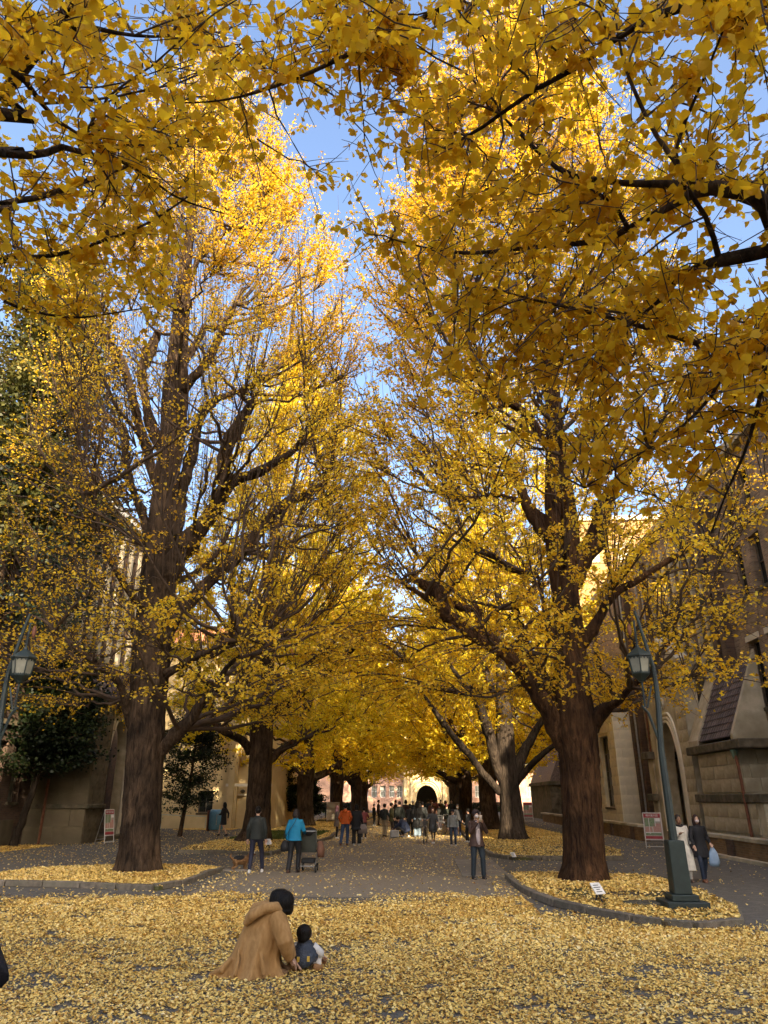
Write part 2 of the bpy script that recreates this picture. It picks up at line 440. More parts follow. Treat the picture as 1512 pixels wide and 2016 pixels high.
def px2(poly): return [(atZ(x, y).x, atZ(x, y).y) for x, y in poly]
stone_id = [0]
def kerb(label, pts, group='kerbs round the tree islands', w=0.17, h=0.13, L=0.95, inner=1):
    """row of kerb stones along a path, each stone a part"""
    root = empty('kerb', (pts[0][0], pts[0][1], 0), label, 'kerb', group)
    P = [Vector((x, y, 0)) for x, y in pts]
    segs = []
    tot = [0]
    for a, b in zip(P, P[1:]): tot.append(tot[-1] + (b-a).length)
    n = max(1, round(tot[-1] / L))
    def at(s):
        for i in range(len(P)-1):
            if s <= tot[i+1] + 1e-6:
                return P[i] + (P[i+1]-P[i]) * ((s-tot[i]) / (tot[i+1]-tot[i]))
        return P[-1]
    rnd = random.Random(int(tot[-1]*100))
    for i in range(n):
        a, b = at(tot[-1]*i/n), at(tot[-1]*(i+1)/n)
        d = b-a; c = (a+b)/2
        mb = MB(); mb.obox((c.x, c.y, h/2 + rnd.uniform(-.012, .008)), d.length-0.022, w+rnd.uniform(-.008, .008), h, math.atan2(d.y, d.x))
        mb.build('kerb_stone', M['kerb'], root, bevel=0.012)
    return root
isl = {}
isl['R1'] = px2([(1000,1730),(1012,1742),(1030,1756),(1062,1773),(1105,1789),(1170,1803),(1240,1816),(1310,1827),(1368,1832)]) + [(5.0,13.1),(5.55,14.6),(5.75,17.0),(5.6,20.0),(3.6,20.6),(2.5,20.5)]
isl['L1'] = px2([(437,1715),(405,1726),(360,1744),(312,1754),(150,1748),(-60,1744)]) + [(-10.9,19.2),(-10.6,21.2),(-8.5,22.4),(-6.8,22.3)]
isl['L2'] = px2([(352,1680),(450,1682),(528,1685),(556,1679),(600,1666),(650,1652)]) + [(-5.0,46.0),(-5.4,62.0),(-9.0,62.0),(-9.3,40.0),(-9.3,31.0)]
isl['R2'] = [(2.2,32.8),(2.35,27.0),(2.9,25.6),(6.4,25.6),(7.2,29.0),(7.4,40.0),(7.2,48.0),(6.4,62.0),(2.3,62.0)]
isl['L3'] = [(-4.9,66),(-4.9,98),(-9.0,98),(-9.0,66)]
isl['R3'] = [(2.25,66),(6.4,66),(6.4,98),(2.25,98)]
for k, poly in isl.items():
    b = MB(); b.prism(poly, 0.0, 0.085 if k != 'L2' else 0.09)
    tag(b.build('tree_island_soil', M['soil']), kind='structure')
kerb('low granite kerb curving round the near right tree island by the lamp post', isl['R1'][:10])
kerb('low granite kerb angled along the front of the near left tree island', isl['L1'][:6])
kerb('thin kerb at the back of the near right tree island', isl['R1'][9:] + isl['R1'][:1], w=0.1, h=0.10)
kerb('granite kerb of the second left tree island beside the road', isl['L2'][:7])
kerb('granite kerb of the second right tree island beside the road', [isl['R2'][-1]] + isl['R2'][:4], L=1.3)
kerb('distant granite kerb on the left of the road', isl['L3'][:2], L=3)
kerb('distant granite kerb on the right of the road', [isl['R3'][3], isl['R3'][0]], L=3)
# light slab strip crossing beside the right island, and one at the left kerb end
sl = empty('slab_path', (1.6, 22, 0))
sl['kind'] = 'structure'
for i in range(6):
    for j in range(2):
        b = MB(); b.box(1.0+0.62*j, 1.6+0.62*j, 20.3+0.86*i, 21.14+0.86*i, 0.006, 0.035)
        b.build('paving_slab', M['slab'], sl, bevel=0.008)
p = atZ(462, 1716)
sl2 = empty('slab_ramp', (p.x, p.y, 0)); sl2['kind'] = 'structure'
for i in range(2):
    b = MB(); b.obox((p.x-0.25+0.5*i, p.y+0.05, 0.03), 0.48, 0.35, 0.06, 0.1)
    b.build('paving_slab', M['slab'], sl2, bevel=0.01)

# ------------------------------------------------------------------ wall tools
def wallmb(axis, u0, u1, z0, z1, t0, t1, openings):
    """axis 'Y': wall runs along Y with thickness t0..t1 in X; axis 'X': runs along X"""
    us = sorted(set([u0, u1] + [a for o in openings for a in o[:2] if u0 < a < u1]))
    b = MB()
    for a, c in zip(us, us[1:]):
        m = (a+c)/2
        zs = sorted([(o[2], o[3]) for o in openings if o[0] < m < o[1]])
        z = z0
        for lo, hi in zs + [(z1, z1)]:
            if lo > z + 1e-4:
                if axis == 'Y': b.box(t0, t1, a, c, z, lo)
                else: b.box(a, c, t0, t1, z, lo)
            z = max(z, hi)
    return b
def window(parent, axis, u0, u1, z0, z1, t, out, pane='glass', sill=True, lintel=None, cols=2, rows=3, fm='frame'):
    """t: coordinate of the wall face, out: +1/-1 direction the face looks"""
    fw = 0.06
    tb = t - out*0.22
    lo, hi = min(tb, tb-out*0.05), max(tb, tb-out*0.05)
    b = MB()
    def bx(a, c, zl, zh, l=lo, h=hi):
        if axis == 'Y': b.box(l, h, a, c, zl, zh)
        else: b.box(a, c, l, h, zl, zh)
    bx(u0, u0+fw, z0, z1); bx(u1-fw, u1, z0, z1); bx(u0+fw, u1-fw, z0, z0+fw); bx(u0+fw, u1-fw, z1-fw, z1)
    for i in range(1, cols):
        m = u0+(u1-u0)*i/cols; bx(m-.02, m+.02, z0+fw, z1-fw)
    for i in range(1, rows):
        m = z0+(z1-z0)*i/rows; bx(u0+fw, u1-fw, m-.02, m+.02, lo+.004, hi-.004)
    w = b.build('window', M[fm], parent)
    b = MB()
    l2, h2 = min(tb-out*.06, tb-out*.075), max(tb-out*.06, tb-out*.075)
    if axis == 'Y': b.box(l2, h2, u0, u1, z0, z1)
    else: b.box(u0, u1, l2, h2, z0, z1)
    b.build('pane', M[pane], w)
    if sill:
        b = MB(); l3, h3 = min(t-out*.2, t+out*.07), max(t-out*.2, t+out*.07)
        if axis == 'Y': b.box(l3, h3, u0-.06, u1+.06, z0-.12, z0-.003)
        else: b.box(u0-.06, u1+.06, l3, h3, z0-.12, z0-.003)
        b.build('sill', M['stone_dark'], w)
    if lintel:
        b = MB(); l3, h3 = min(t-out*.2, t+out*.03), max(t-out*.2, t+out*.03)
        if axis == 'Y': b.box(l3, h3, u0-.12, u1+.12, z1+.003, z1+.22)
        else: b.box(u0-.12, u1+.12, l3, h3, z1+.003, z1+.22)
        b.build('lintel', M[lintel], w)
    return w
_cube = {}
def unit_block(mat):
    if mat not in _cube:
        b = MB(); g = 0.5
        me = bpy.data.meshes.new('stone_block')
        # chamfered block
        v, f = [], []
        c = 0.035
        import itertools
        pts = []
        for sx in (-1, 1):
            for sy in (-1, 1):
                for sz in (-1, 1):
                    pts.append((sx*g, sy*g, sz*g))
        b.box(-.5, .5, -.5, .5, -.5, .5)
        me.from_pydata(b.v, [], b.f); me.update(); me.materials.append(M[mat])
        _cube[mat] = me
    return _cube[mat]
def ashlar(parent, axis, u0, u1, z0, z1, t, out, mat, bw=0.9, bh=0.42, th=0.05, name='stone_block', skip=(), seed=1):
    rnd = random.Random(seed)
    nr = max(1, round((z1-z0)/bh)); h = (z1-z0)/nr
    o0 = worldloc(parent)
    for r in range(nr):
        n = max(1, round((u1-u0)/bw)); w = (u1-u0)/n
        off = 0.5*w if r % 2 else 0
        edges = [u0] + [u0+off+w*i for i in range(0 if off else 1, n)] + [u1]
        for a, c in zip(edges, edges[1:]):
            if c-a < 0.05: continue
            m = (a+c)/2; zm = z0+h*(r+.5)
            if any(s[0] < m < s[1] and s[2] < zm < s[3] for s in skip): continue
            o = bpy.data.objects.new(name, unit_block(mat)); COL.objects.link(o); o.parent = parent
            d = th + rnd.uniform(-.008, .008)
            p = t + out*d/2
            if axis == 'Y':
                o.location = Vector((p, m, zm)) - o0; o.scale = (d, c-a-.014, h-.014)
            else:
                o.location = Vector((m, p, zm)) - o0; o.scale = (c-a-.014, d, h-.014)
def arch_profile(u0, u1, zs, zt, n=9):
    """pointed arch outline from (u0,zs) over the apex to (u1,zs)"""
    c = (u0+u1)/2; out = []
    for i in range(n+1):
        a = i/n
        out.append((u0+(c-u0)*(1-math.cos(a*math.pi/2)), zs+(zt-zs)*math.sin(a*math.pi/2)))
    out[-1] = (c, zt)
    left = [(u0+(c-u0)*(i/n)**1.6, zs+(zt-zs)*math.sin((i/n)*math.pi/2)**0.9) for i in range(n+1)]
    return left + [(2*c-u, z) for u, z in left[:-1][::-1]]
def arch_wall(axis, u0, u1, z0, z1, t0, t1, a0, a1, zs, zt):
    """wall with a pointed arch opening"""
    prof = arch_profile(a0, a1, zs, zt)
    b = MB()
    def P(u, z, t): return (t, u, z) if axis == 'Y' else (u, t, z)
    if a0 > u0+.001: b.extr([P(u0, z0, t0), P(a0, z0, t0), P(a0, z1, t0), P(u0, z1, t0)], P(0, 0, t1-t0))
    if u1 > a1+.001: b.extr([P(a1, z0, t0), P(u1, z0, t0), P(u1, z1, t0), P(a1, z1, t0)], P(0, 0, t1-t0))
    for (ua, za), (ub, zb) in zip(prof, prof[1:]):
        b.extr([P(ua, za, t0), P(ub, zb, t0), P(ub, z1, t0), P(ua, z1, t0)], P(0, 0, t1-t0))
    return b
def arch_mould(parent, axis, a0, a1, z0, zs, zt, t, r, mat, name='arch_moulding', off=0):
    prof = [(a0-off, z0)] + [(u + (off*(-1 if u < (a0+a1)/2 else 1)), z+off*(z-zs)/(zt-zs+1e-6)) for u, z in arch_profile(a0, a1, zs, zt)] + [(a1+off, z0)]
    pts = [(t, u, z) if axis == 'Y' else (u, t, z) for u, z in prof]
    b = MB(); b.tube(pts, r, 6); return b.build(name, M[mat], parent)
_tile = {}
def roof_tiles(parent, P0, dU, dV, nu, nv, mat='tile', limit=299):
    """pantiles over a sloping rectangle: P0 lower corner, dU along the eave, dV up the slope"""
    U, V = Vector(dU), Vector(dV)
    n = U.cross(V).normalized()
    if n.z < 0: n = -n
    w, h = U.length/nu, V.length/nv
    if 't' not in _tile:
        b = MB(); K = 7; vs_ = []; fs = []
        prof = [(-.5 + i/(K-1), 0.26*math.sin(math.pi*(i/(K-1))*2)+0.15) for i in range(K)]
        for (x, z) in prof: vs_ += [(x, -.56, z+0.26), (x, .5, z), (x, -.56, z+0.02)]
        for i in range(K-1):
            a, c = 3*i, 3*(i+1)
            fs += [(a, c, c+1, a+1), (a, a+2, c+2, c)]
        me = bpy.data.meshes.new('roof_tile'); me.from_pydata(vs_, [], fs); me.update(); me.materials.append(M[mat])
        _tile['t'] = me
    m = Matrix((U.normalized(), V.normalized(), n)).transposed().to_4x4()
    o0 = worldloc(parent)
    rnd = random.Random(5)
    b = MB(); b.add([Vector(P0)-n*.03, Vector(P0)+U-n*.03, Vector(P0)+U+V-n*.03, Vector(P0)+V-n*.03,
                     Vector(P0)-n*.12, Vector(P0)+U-n*.12, Vector(P0)+U+V-n*.12, Vector(P0)+V-n*.12],
                    [(0,1,2,3),(7,6,5,4),(0,4,5,1),(1,5,6,2),(2,6,7,3),(3,7,4,0)])
    b.build('roof_slab', M['stone_dark'], parent)
    for j in range(nv):
        for i in range(nu):
            o = bpy.data.objects.new('roof_tile', _tile['t']); COL.objects.link(o); o.parent = parent
            c = Vector(P0) + U*((i+.5)/nu) + V*((j+.5)/nv) + n*rnd.uniform(0, .008)
            mm = Matrix.Translation(c - o0) @ m @ Matrix.Diagonal((w, h*1.1, w*.75, 1))
            o.matrix_local = mm

# ------------------------------------------------------------------ right-hand brick building
RB = empty('brick_building', (12.5, 30, 0), 'long brown brick building with stone portico and tiled porch roof along the right side', 'building')
XR = 12.5
ops = []
wins = []
for (a, c) in [(15.0,15.9),(16.6,17.5),(20.0,20.9),(21.6,22.5),(25.1,26.0),(26.7,27.6)]:
    for (lo, hi) in [(1.6,3.9),(4.9,7.35),(9.0,11.0),(12.2,13.6)]:
        wins.append((a, c, lo, hi))
for a in [31.0, 32.1, 33.2, 34.3, 35.4, 36.5]:
    wins.append((a, a+.75, 7.4, 9.6)); wins.append((a, a+.75, 10.2, 13.0))
for a in [39.0, 40.4, 51, 52.4, 60, 61.4, 66, 67.4]:
    for (lo, hi) in [(5.2,7.4),(9.0,11.0)]: wins.append((a, a+.85, lo, hi))
wallmb('Y', 12, 82, 0.0, 14.6, XR, XR+.6, wins).build('wall', M['brick'], RB)
for i, (a, c, lo, hi) in enumerate(wins):
    window(RB, 'Y', a, c, lo, hi, XR, -1, pane='glass', lintel='stone_pale' if lo in (4.9,) else None, rows=2, cols=1 if 31 <= a < 37.5 else 2)
MB().box(XR-.25, XR+.9, 12, 82, 14.602, 15.0).build('coping', M['stone'], RB)
MB().box(XR-.10, XR-.002, 12, 28.7, 11.5, 11.75).build('string_course', M['stone'], RB)
MB().box(XR+.9, XR+14, 12, 82, 13.0, 13.1).build('roof', M['stone_dark'], RB)
MB().box(XR+14, XR+14.6, 12, 82, 0, 14.9).build('rear_wall', M['brick'], RB)
MB().box(XR+.602, XR+14, 12, 12.6, 0, 14.9).build('end_wall', M['brick'], RB)
MB().box(XR+.602, XR+14, 81.4, 82, 0, 14.9).build('end_wall', M['brick'], RB)
for a in (28.75, 29.5, 38.2, 41.8, 43.0, 50.2):
    MB().box(XR-.35, XR-.003, a, a+.45, 0, 13.9).build('pilaster', M['brick_dark'], RB)
for a in (30.75, 31.85, 32.95, 34.05, 35.15, 36.25, 37.35):
    MB().box(XR-.16, XR-.004, a-.11, a+.11, 7.2, 13.6).build('mullion', M['stone'], RB)
MB().box(XR-.2, XR-.005, 30.5, 37.6, 9.7, 10.1).build('spandrel', M['stone_dark'], RB)
# near pylon of the portico
XP = 11.2
MB().box(XP, XR-.004, 25.8, 31.2, 0.0, 1.7).build('portico_base', M['stone'], RB)
ashlar(RB, 'Y', 26.3, 31.15, 0.72, 1.68, XP, -1, 'stone', 0.95, 0.48, 0.05, seed=2)
MB().box(XP-.12, XR-.005, 25.7, 31.7, 1.702, 2.0).build('cornice', M['stone_dark'], RB, bevel=.03)
MB().box(XP+.1, XR-.006, 27.3, 31.2, 2.002, 3.48).build('portico_stage', M['stone'], RB)
ashlar(RB, 'Y', 27.32, 31.15, 2.05, 3.46, XP+.1, -1, 'stone', 0.9, 0.47, 0.05, seed=3)
ashlar(RB, 'X', XP+.12, XR-.02, 2.05, 3.46, 27.3, -1, 'stone', 0.6, 0.47, 0.04, seed=4)
MB().box(XP-.18, XR-.007, 26.5, 31.75, 3.482, 3.80).build('cornice', M['stone_dark'], RB, bevel=.03)
roof_tiles(RB, (XP+.08, 27.45, 3.95), (0, 3.2, 0), (1.15, 0, 2.75), 13, 11)
for (a, c) in ((27.2, 27.42), (30.7, 31.75)):
    b = MB(); b.extr([(XP-.02, a, 3.81), (XR-.009, a, 3.81), (XR-.009, a, 7.05), (XP-.02, a, 4.02)], (0, c-a, 0)); b.build('roof_parapet', M['stone'], RB)
# drainpipe with hopper
b = MB(); b.tube([(XP-.1, 27.15, 3.4), (XP-.1, 27.0, 2.9), (XP-.1, 26.9, 0.6)], .055, 8); b.build('drainpipe', M['pipe_rust'], RB)
MB().rings([(XP-.1, 27.15, 3.15, .08, .08), (XP-.1, 27.15, 3.45, .14, .14)], 8).build('rain_hopper', M['copper'], RB)
for a, t, mt in ((38.0, .04, 'pipe_grey'), (38.9, .05, 'pipe_grey'), (40.0, .045, 'pipe_rust'), (42.2, .05, 'pipe_grey')):
    b = MB(); b.tube([(XR-.42, a, .5), (XR-.42, a, 13.5)], t, 7); b.build('drainpipe', M[mt], RB)
# arch bay
arch_wall('Y', 32.0, 37.3, 0.0, 7.6, XP+.15, XP+.75, 33.55, 36.1, 3.0, 5.15).build('arch_bay', M['stone'], RB)
ashlar(RB, 'Y', 32.0, 33.2, 0.6, 5.6, XP+.15, -1, 'stone', 0.7, 0.5, 0.03, seed=5)
b = MB(); b.extr([(XP+.15, 32.2, 7.602), (XP+.15, 37.1, 7.602), (XP+.15, 34.65, 9.0)], (.6, 0, 0)); b.build('gable', M['stone_pale'], RB)
for off in (0.0, 0.16, .34):
    arch_mould(RB, 'Y', 33.55, 36.1, .3, 3.0, 5.15, XP+.13-.03*off, .06, 'stone_pale', off=off)
MB().box(XP+1.0, XP+1.1, 33.3, 36.4, 0.0, 5.6).build('arch_back_wall', M['stone'], RB)
MB().box(XP+.7, XP+.98, 34.2, 35.5, 0.0, 2.6).build('door', M['frame'], RB)
b = MB(); b.torus((XP+.1, 34.85, 5.95), (1, 0, 0), .22, .05, 14, 5); b.build('rosette', M['stone_pale'], RB)
# far pylon of the portico
MB().box(XP+.1, XR-.005, 37.302, 38.1, 0.0, 3.6).build('portico_pylon', M['stone'], RB)
MB().box(XP-.2, XR-.006, 37.1, 38.15, 3.602, 3.95).build('cornice', M['stone_dark'], RB, bevel=.03)
MB().box(XP-.15, XP+.09, 37.1, 38.15, 1.72, 2.05).build('cornice', M['stone_dark'], RB, bevel=.03)
# pale stone bays with tall windows
for (y0, y1, w0, w1, zt) in ((43.6, 50.0, 45.2, 47.3, 6.6), (53.5, 60.0, 55.0, 57.0, 6.3)):
    op = [(w0, w1, 1.35, 5.35)]
    wallmb('Y', y0, y1, 0.0, zt, XP, XP+.5, op).build('stone_bay', M['stone_pale'], RB)
    MB().box(XP+.502, XR-.01, y0, y0+.3, 0, zt).build('bay_side', M['stone_pale'], RB)
    if y0 < 45:
        ashlar(RB, 'Y', y0, y1, 0.5, zt-.1, XP, -1, 'stone_pale', 0.85, 0.52, 0.03, skip=[(w0-.1, w1+.1, 1.2, 5.5)], seed=7)
        ashlar(RB, 'X', XP+.02, XR-.02, 0.5, zt-.1, y0, -1, 'stone_pale', 0.65, 0.52, 0.03, seed=8)
    window(RB, 'Y', w0, w1, 1.35, 5.35, XP, -1, pane='glass', rows=4, cols=1)
    MB().box(XP-.12, XP-.034, y0-.1, y1+.1, zt-.09, zt+.15).build('cornice', M['stone'], RB)
# distant second portico with tiled roof
MB().box(XP, XR-.01, 67, 79, 0, 2.9).build('portico_base', M['stone_dark'], RB)
MB().box(XP-.15, XR-.011, 66.8, 79.2, 2.902, 3.2).build('cornice', M['stone_dark'], RB)
b = MB(); b.extr([(XP, 67, 3.21), (XR-.012, 67, 3.21), (XR-.012, 67, 6.2)], (0, 12, 0)); b.build('porch_roof', M['tile'], RB)
# low garden wall in front of it
LW = empty('garden_wall', (10.2, 30, 0), 'low ochre brick wall with stone coping along the right pavement', 'wall')
MB().box(10.2, 10.5, 16, 33, 0.0, .58).build('brickwork', M['brick_low'], LW)
MB().box(10.2, 10.5, 36.6, 66, 0.0, .58).build('brickwork', M['brick_low'], LW)
for a in np.arange(16, 66, 0.92):
    if 32.1 < a < 36.6: continue
    b = MB(); b.box(10.14, 10.56, a+.006, a+.914, .582, .70); b.build('coping_stone', M['stone'], LW, bevel=.012)
for a in (18.0, 22.1, 26.2, 30.3, 38, 42, 46, 50, 54):
    MB().box(10.12, 10.198, a, a+.5, 0, .58).build('pier', M['brick_dark'], LW)
MB().box(9.95, 10.195, 16, 33, 0, .10).build('plinth', M['stone'], LW)
# sunlit tall block behind
TB = empty('tall_block', (19, 64, 0), 'sunlit tan high block rising behind the right building roof', 'building')
to = [(x, x+1.3, z, z+1.8) for z in (20.4, 16.6) for x in (14.2, 17.0, 19.8, 22.6)]
wallmb('X', 13.3, 27, 0, 24.2, 58.5, 59.2, []).build('wall', M['tan_wall'], TB)
MB().box(13.3, 27, 59.202, 66, 0, 24.2).build('tower_body', M['tan_wall'], TB)
MB().box(13.1, 27.2, 58.3, 66.2, 24.202, 24.6).build('coping', M['stone_pale'], TB)
for x0, x1, lo, hi in to[:4]:
    MB().box(x0, x1, 58.42, 58.498, lo, hi).build('shutter', M['stone'], TB)

# ------------------------------------------------------------------ left-hand building
LB = empty('stone_building', (-17.5, 34, 0), 'brown brick and stone building with arched doorway and orange roof edge on the left', 'building')
XL = -17.5
lw = []
for (a, c) in [(21.2,22.2),(25.2,26.2),(29.9,30.9),(31.6,32.4)]:
    for (lo, hi) in [(1.7,4.1),(5.6,8.2),(9.6,11.8),(13.0,15.2)]: lw.append((a, c, lo, hi))
for a in [34.4, 35.6, 36.8, 38.0, 39.4, 40.8, 42.2]:
    lw.append((a, a+.7, 9.2, 11.6)); lw.append((a, a+.7, 12.8, 15.4))
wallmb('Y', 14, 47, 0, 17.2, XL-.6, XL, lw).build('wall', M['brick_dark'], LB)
for a, c, lo, hi in lw:
    window(LB, 'Y', a, c, lo, hi, XL, 1, pane='glass_pale' if lo in (1.7, 9.2) else 'glass', lintel='stone_pale' if lo == 5.6 else None, rows=3, cols=2 if c-a > .75 else 1)
for a in [34.15, 35.35, 36.55, 37.75, 39.1, 40.45, 41.85, 43.2]:
    MB().box(XL+.003, XL+.22, a-.12, a+.12, 8.8, 16.2).build('buttress', M['stone'], LB)
MB().box(XL-.7, XL+.35, 14, 47, 17.202, 17.6).build('cornice', M['white'], LB)
b = MB(); b.extr([(XL+.45, 14, 17.605), (XL-4.5, 14, 20.2), (XL-4.5, 14, 17.605)], (0, 33, 0)); b.build('roof', M['tile_red'], LB)
MB().box(XL-9, XL-.602, 46.4, 47, 0, 17.2).build('end_wall', M['stucco'], LB)
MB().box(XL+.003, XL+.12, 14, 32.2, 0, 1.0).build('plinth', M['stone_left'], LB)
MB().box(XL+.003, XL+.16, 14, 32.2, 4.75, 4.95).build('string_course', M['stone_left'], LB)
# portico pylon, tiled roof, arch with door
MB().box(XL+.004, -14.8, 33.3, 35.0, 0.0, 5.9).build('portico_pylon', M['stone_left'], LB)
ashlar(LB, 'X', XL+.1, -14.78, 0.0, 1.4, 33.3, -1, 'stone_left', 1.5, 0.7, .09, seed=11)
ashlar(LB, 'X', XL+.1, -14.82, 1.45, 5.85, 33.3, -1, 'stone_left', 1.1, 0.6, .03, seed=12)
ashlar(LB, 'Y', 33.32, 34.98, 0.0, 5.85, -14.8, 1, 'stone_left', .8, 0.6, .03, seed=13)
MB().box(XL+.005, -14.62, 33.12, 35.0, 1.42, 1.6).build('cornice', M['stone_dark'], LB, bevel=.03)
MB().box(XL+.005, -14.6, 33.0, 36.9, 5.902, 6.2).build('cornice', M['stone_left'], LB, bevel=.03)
roof_tiles(LB, (-14.95, 33.35, 6.32), (0, 3.4, 0), (-2.3, 0, 2.6), 14, 12)
arch_wall('Y', 35.002, 41.5, 0.0, 5.9, -15.7, -15.2, 35.75, 38.1, 3.6, 5.6).build('arch_bay', M['stone'], LB)
for off in (0.0, .2):
    arch_mould(LB, 'Y', 35.75, 38.1, .2, 3.6, 5.6, -15.18, .06, 'stone_pale', off=off)
MB().box(-16.6, -16.5, 35.0, 39.2, 0, 5.9).build('door_recess', M['stone_dark'], LB)
dr = MB().box(-16.498, -16.42, 36.0, 38.0, 0.25, 3.5).build('door', M['ink'], LB)
for z in (1.1, 2.3):
    MB().box(-16.419, -16.40, 36.2, 37.8, z, z+.9).build('door_panel', M['frame'], dr)
MB().box(-16.4, -14.7, 35.3, 38.6, 0, .2).build('step', M['stone_left'], LB)
MB().box(-15.19, -14.95, 35.02, 35.4, 1.5, 2.9).build('bracket', M['stone_pale'], LB)
b = MB(); b.tube([(-16.6, 33.12, 0.0), (-16.6, 33.12, 5.6)], .06, 7); b.build('drainpipe', M['pipe_rust'], LB)

# ------------------------------------------------------------------ sunlit cream building beyond it
CB = empty('cream_building', (-15, 50, 0), 'sunlit cream stone wing with blind pointed arch behind the second left tree', 'building')
cw = [(-14.75, -13.75, .95, 2.3), (-18.2, -17.2, .95, 2.3), (-18.2, -17.2, 4.2, 6.2), (-15.1, -14.1, 4.6, 6.6)]
wallmb('X', -26, -12.7, 0, 11.6, 50.0, 50.6, cw).build('wall', M['stucco'], CB)
MB().box(-26, -9.9, 50.602, 66, 0, 11.6).build('wing', M['stucco'], CB)
for a, c, lo, hi in cw: window(CB, 'X', a, c, lo, hi, 50.0, -1, pane='glass', rows=2)
MB().box(-26.1, -12.69, 49.9, 49.997, 0, .75).build('plinth', M['stucco'], CB)
arch_wall('X', -12.698, -9.8, 0, 8.6, 49.4, 50.6, -12.1, -10.4, 4.3, 6.3).build('arch_bay', M['stucco'], CB)
MB().box(-12.1, -10.4, 49.9, 50.5, 0, 6.4).build('arch_back', M['stucco'], CB)
for off in (0, .16): arch_mould(CB, 'X', -12.1, -10.4, 0.3, 4.3, 6.3, 49.38, .05, 'stucco', off=off)
MB().box(-12.8, -9.75, 49.3, 49.397, 2.55, 2.72).build('string_course', M['stone_pale'], CB)
MB().box(-12.15, -10.35, 49.7, 49.897, 2.0, 2.1).build('string_course', M['stone_pale'], CB)
for x in (-11.75, -10.9):
    MB().ell((x, 49.75, 2.25), (.16, .12, .12), 8, 6).build('carved_boss', M['stone_dark'], CB)
for x in (-12.4, -10.1):
    MB().box(x-.18, x+.18, 49.15, 49.397, 0, 8.3).build('buttress', M['stucco'], CB)
MB().box(-26.2, -9.6, 49.2, 66.2, 11.602, 12.0).build('coping', M['stone_pale'], CB)
b = MB(); b.extr([(-26, 50, 12.0), (-26, 66, 12.0), (-26, 58, 15.0)], (16, 0, 0)); b.build('roof', M['tile_red'], CB)

# ------------------------------------------------------------------ gate building closing the avenue
GB = empty('gate_building', (1, 120, 0), 'sunlit stone gatehouse with pointed archway closing the avenue', 'building')
arch_wall('X', -2.9, 6.1, 0, 15, 119.4, 122, -.95, 2.55, 1.6, 3.75).build('gatehouse', M['stucco'], GB)
for off in (0, .28, .55): arch_mould(GB, 'X', -.95, 2.55, 0, 1.6, 3.75, 119.35-.04*off, .13, 'stucco', off=off)
MB().box(-1.3, 2.9, 131, 131.2, 0, 4.4).build('arch_back', M['pipe_grey'], GB)
for x in (-2.7, -1.7, 3.3, 4.2, 5.2):
    MB().box(x, x+.42, 118.9, 119.397, 0, 14).build('buttress', M['stucco'], GB)
lw1 = [(x, x+.85, z, z+1.7) for x in (-20.2, -18.5, -13.6, -9.3, -7.9, -6.5, -5.1, -3.9) for z in (1.9, 5.6)]
wallmb('X', -30, -2.902, 0, 13, 120.6, 121.2, lw1).build('left_wing', M['brick_red'], GB)
for a, c, lo, hi in lw1: window(GB, 'X', a, c, lo, hi, 120.6, -1, pane='glass_pale', fm='white', rows=2, sill=False)
for x0, x1 in ((-16.8, -14.3), (-12.4, -10.2)):
    MB().box(x0, x1, 119.6, 120.597, 0, 12.5).build('projecting_bay', M['brick_red'], GB)
lw2 = [(x, x+.85, z, z+1.7) for x in (6.9, 8.4, 12.6, 14.1, 16.5) for z in (1.9, 5.6)]
wallmb('X', 6.102, 34, 0, 13, 120.6, 121.2, lw2).build('right_wing', M['brick_red'], GB)
for a, c, lo, hi in lw2: window(GB, 'X', a, c, lo, hi, 120.6, -1, pane='glass_pale', fm='white', rows=2, sill=False)
MB().box(9.6, 11.8, 119.6, 120.597, 0, 12.5).build('projecting_bay', M['brick_red'], GB)
MB().box(-30, -1.3, 122.002, 134, 0, 12.9).box(2.9, 34, 122.002, 134, 0, 12.9).box(-1.3, 2.9, 122.002, 134, 4.4, 12.9).build('rear_block', M['stone_dark'], GB)
# unseen hall added behind the viewer, sized to shade the near avenue
HB = empty('clock_hall', (20, -40, 0), 'unseen high brown brick hall added behind the viewpoint for its shadow', 'building')
hw = [(x, x+1.2, z, z+4.5) for x in range(-3, 50, 4) for z in (2.0, 9.0, 16.0, 23.0, 30.0)]
wallmb('X', -7, 54, 0, 35.6, -40.6, -40, hw).build('wall', M['brick'], HB)
for a, c, lo, hi in hw: window(HB, 'X', a, c, lo, hi, -40, 1, rows=4)
MB().box(-7, 54, -56, -40.602, 0, 35.6).build('hall_body', M['brick'], HB)
MB().box(-7.3, 54.3, -56.3, -39.7, 35.602, 36.1).build('coping', M['stone'], HB)
tw = MB().box(13, 27, -53, -40.3, 36.102, 43.0).build('clock_tower', M['brick'], HB)  # raised for its shadow over the near trees
MB().box(12.6, 27.4, -53.4, -39.9, 43.002, 43.5).build('coping', M['stone'], tw)
b = MB(); b.tube([(20, -40.29, 39.4), (20, -40.15, 39.4)], 1.9, 28); b.build('clock_face', M['white'], tw)
b = MB(); b.obox((20, -40.12, 40.0), .14, .05, 1.3); b.obox((20.45, -40.12, 39.4), 1.0, .05, .16); b.build('clock_hands', M['ink'], tw)
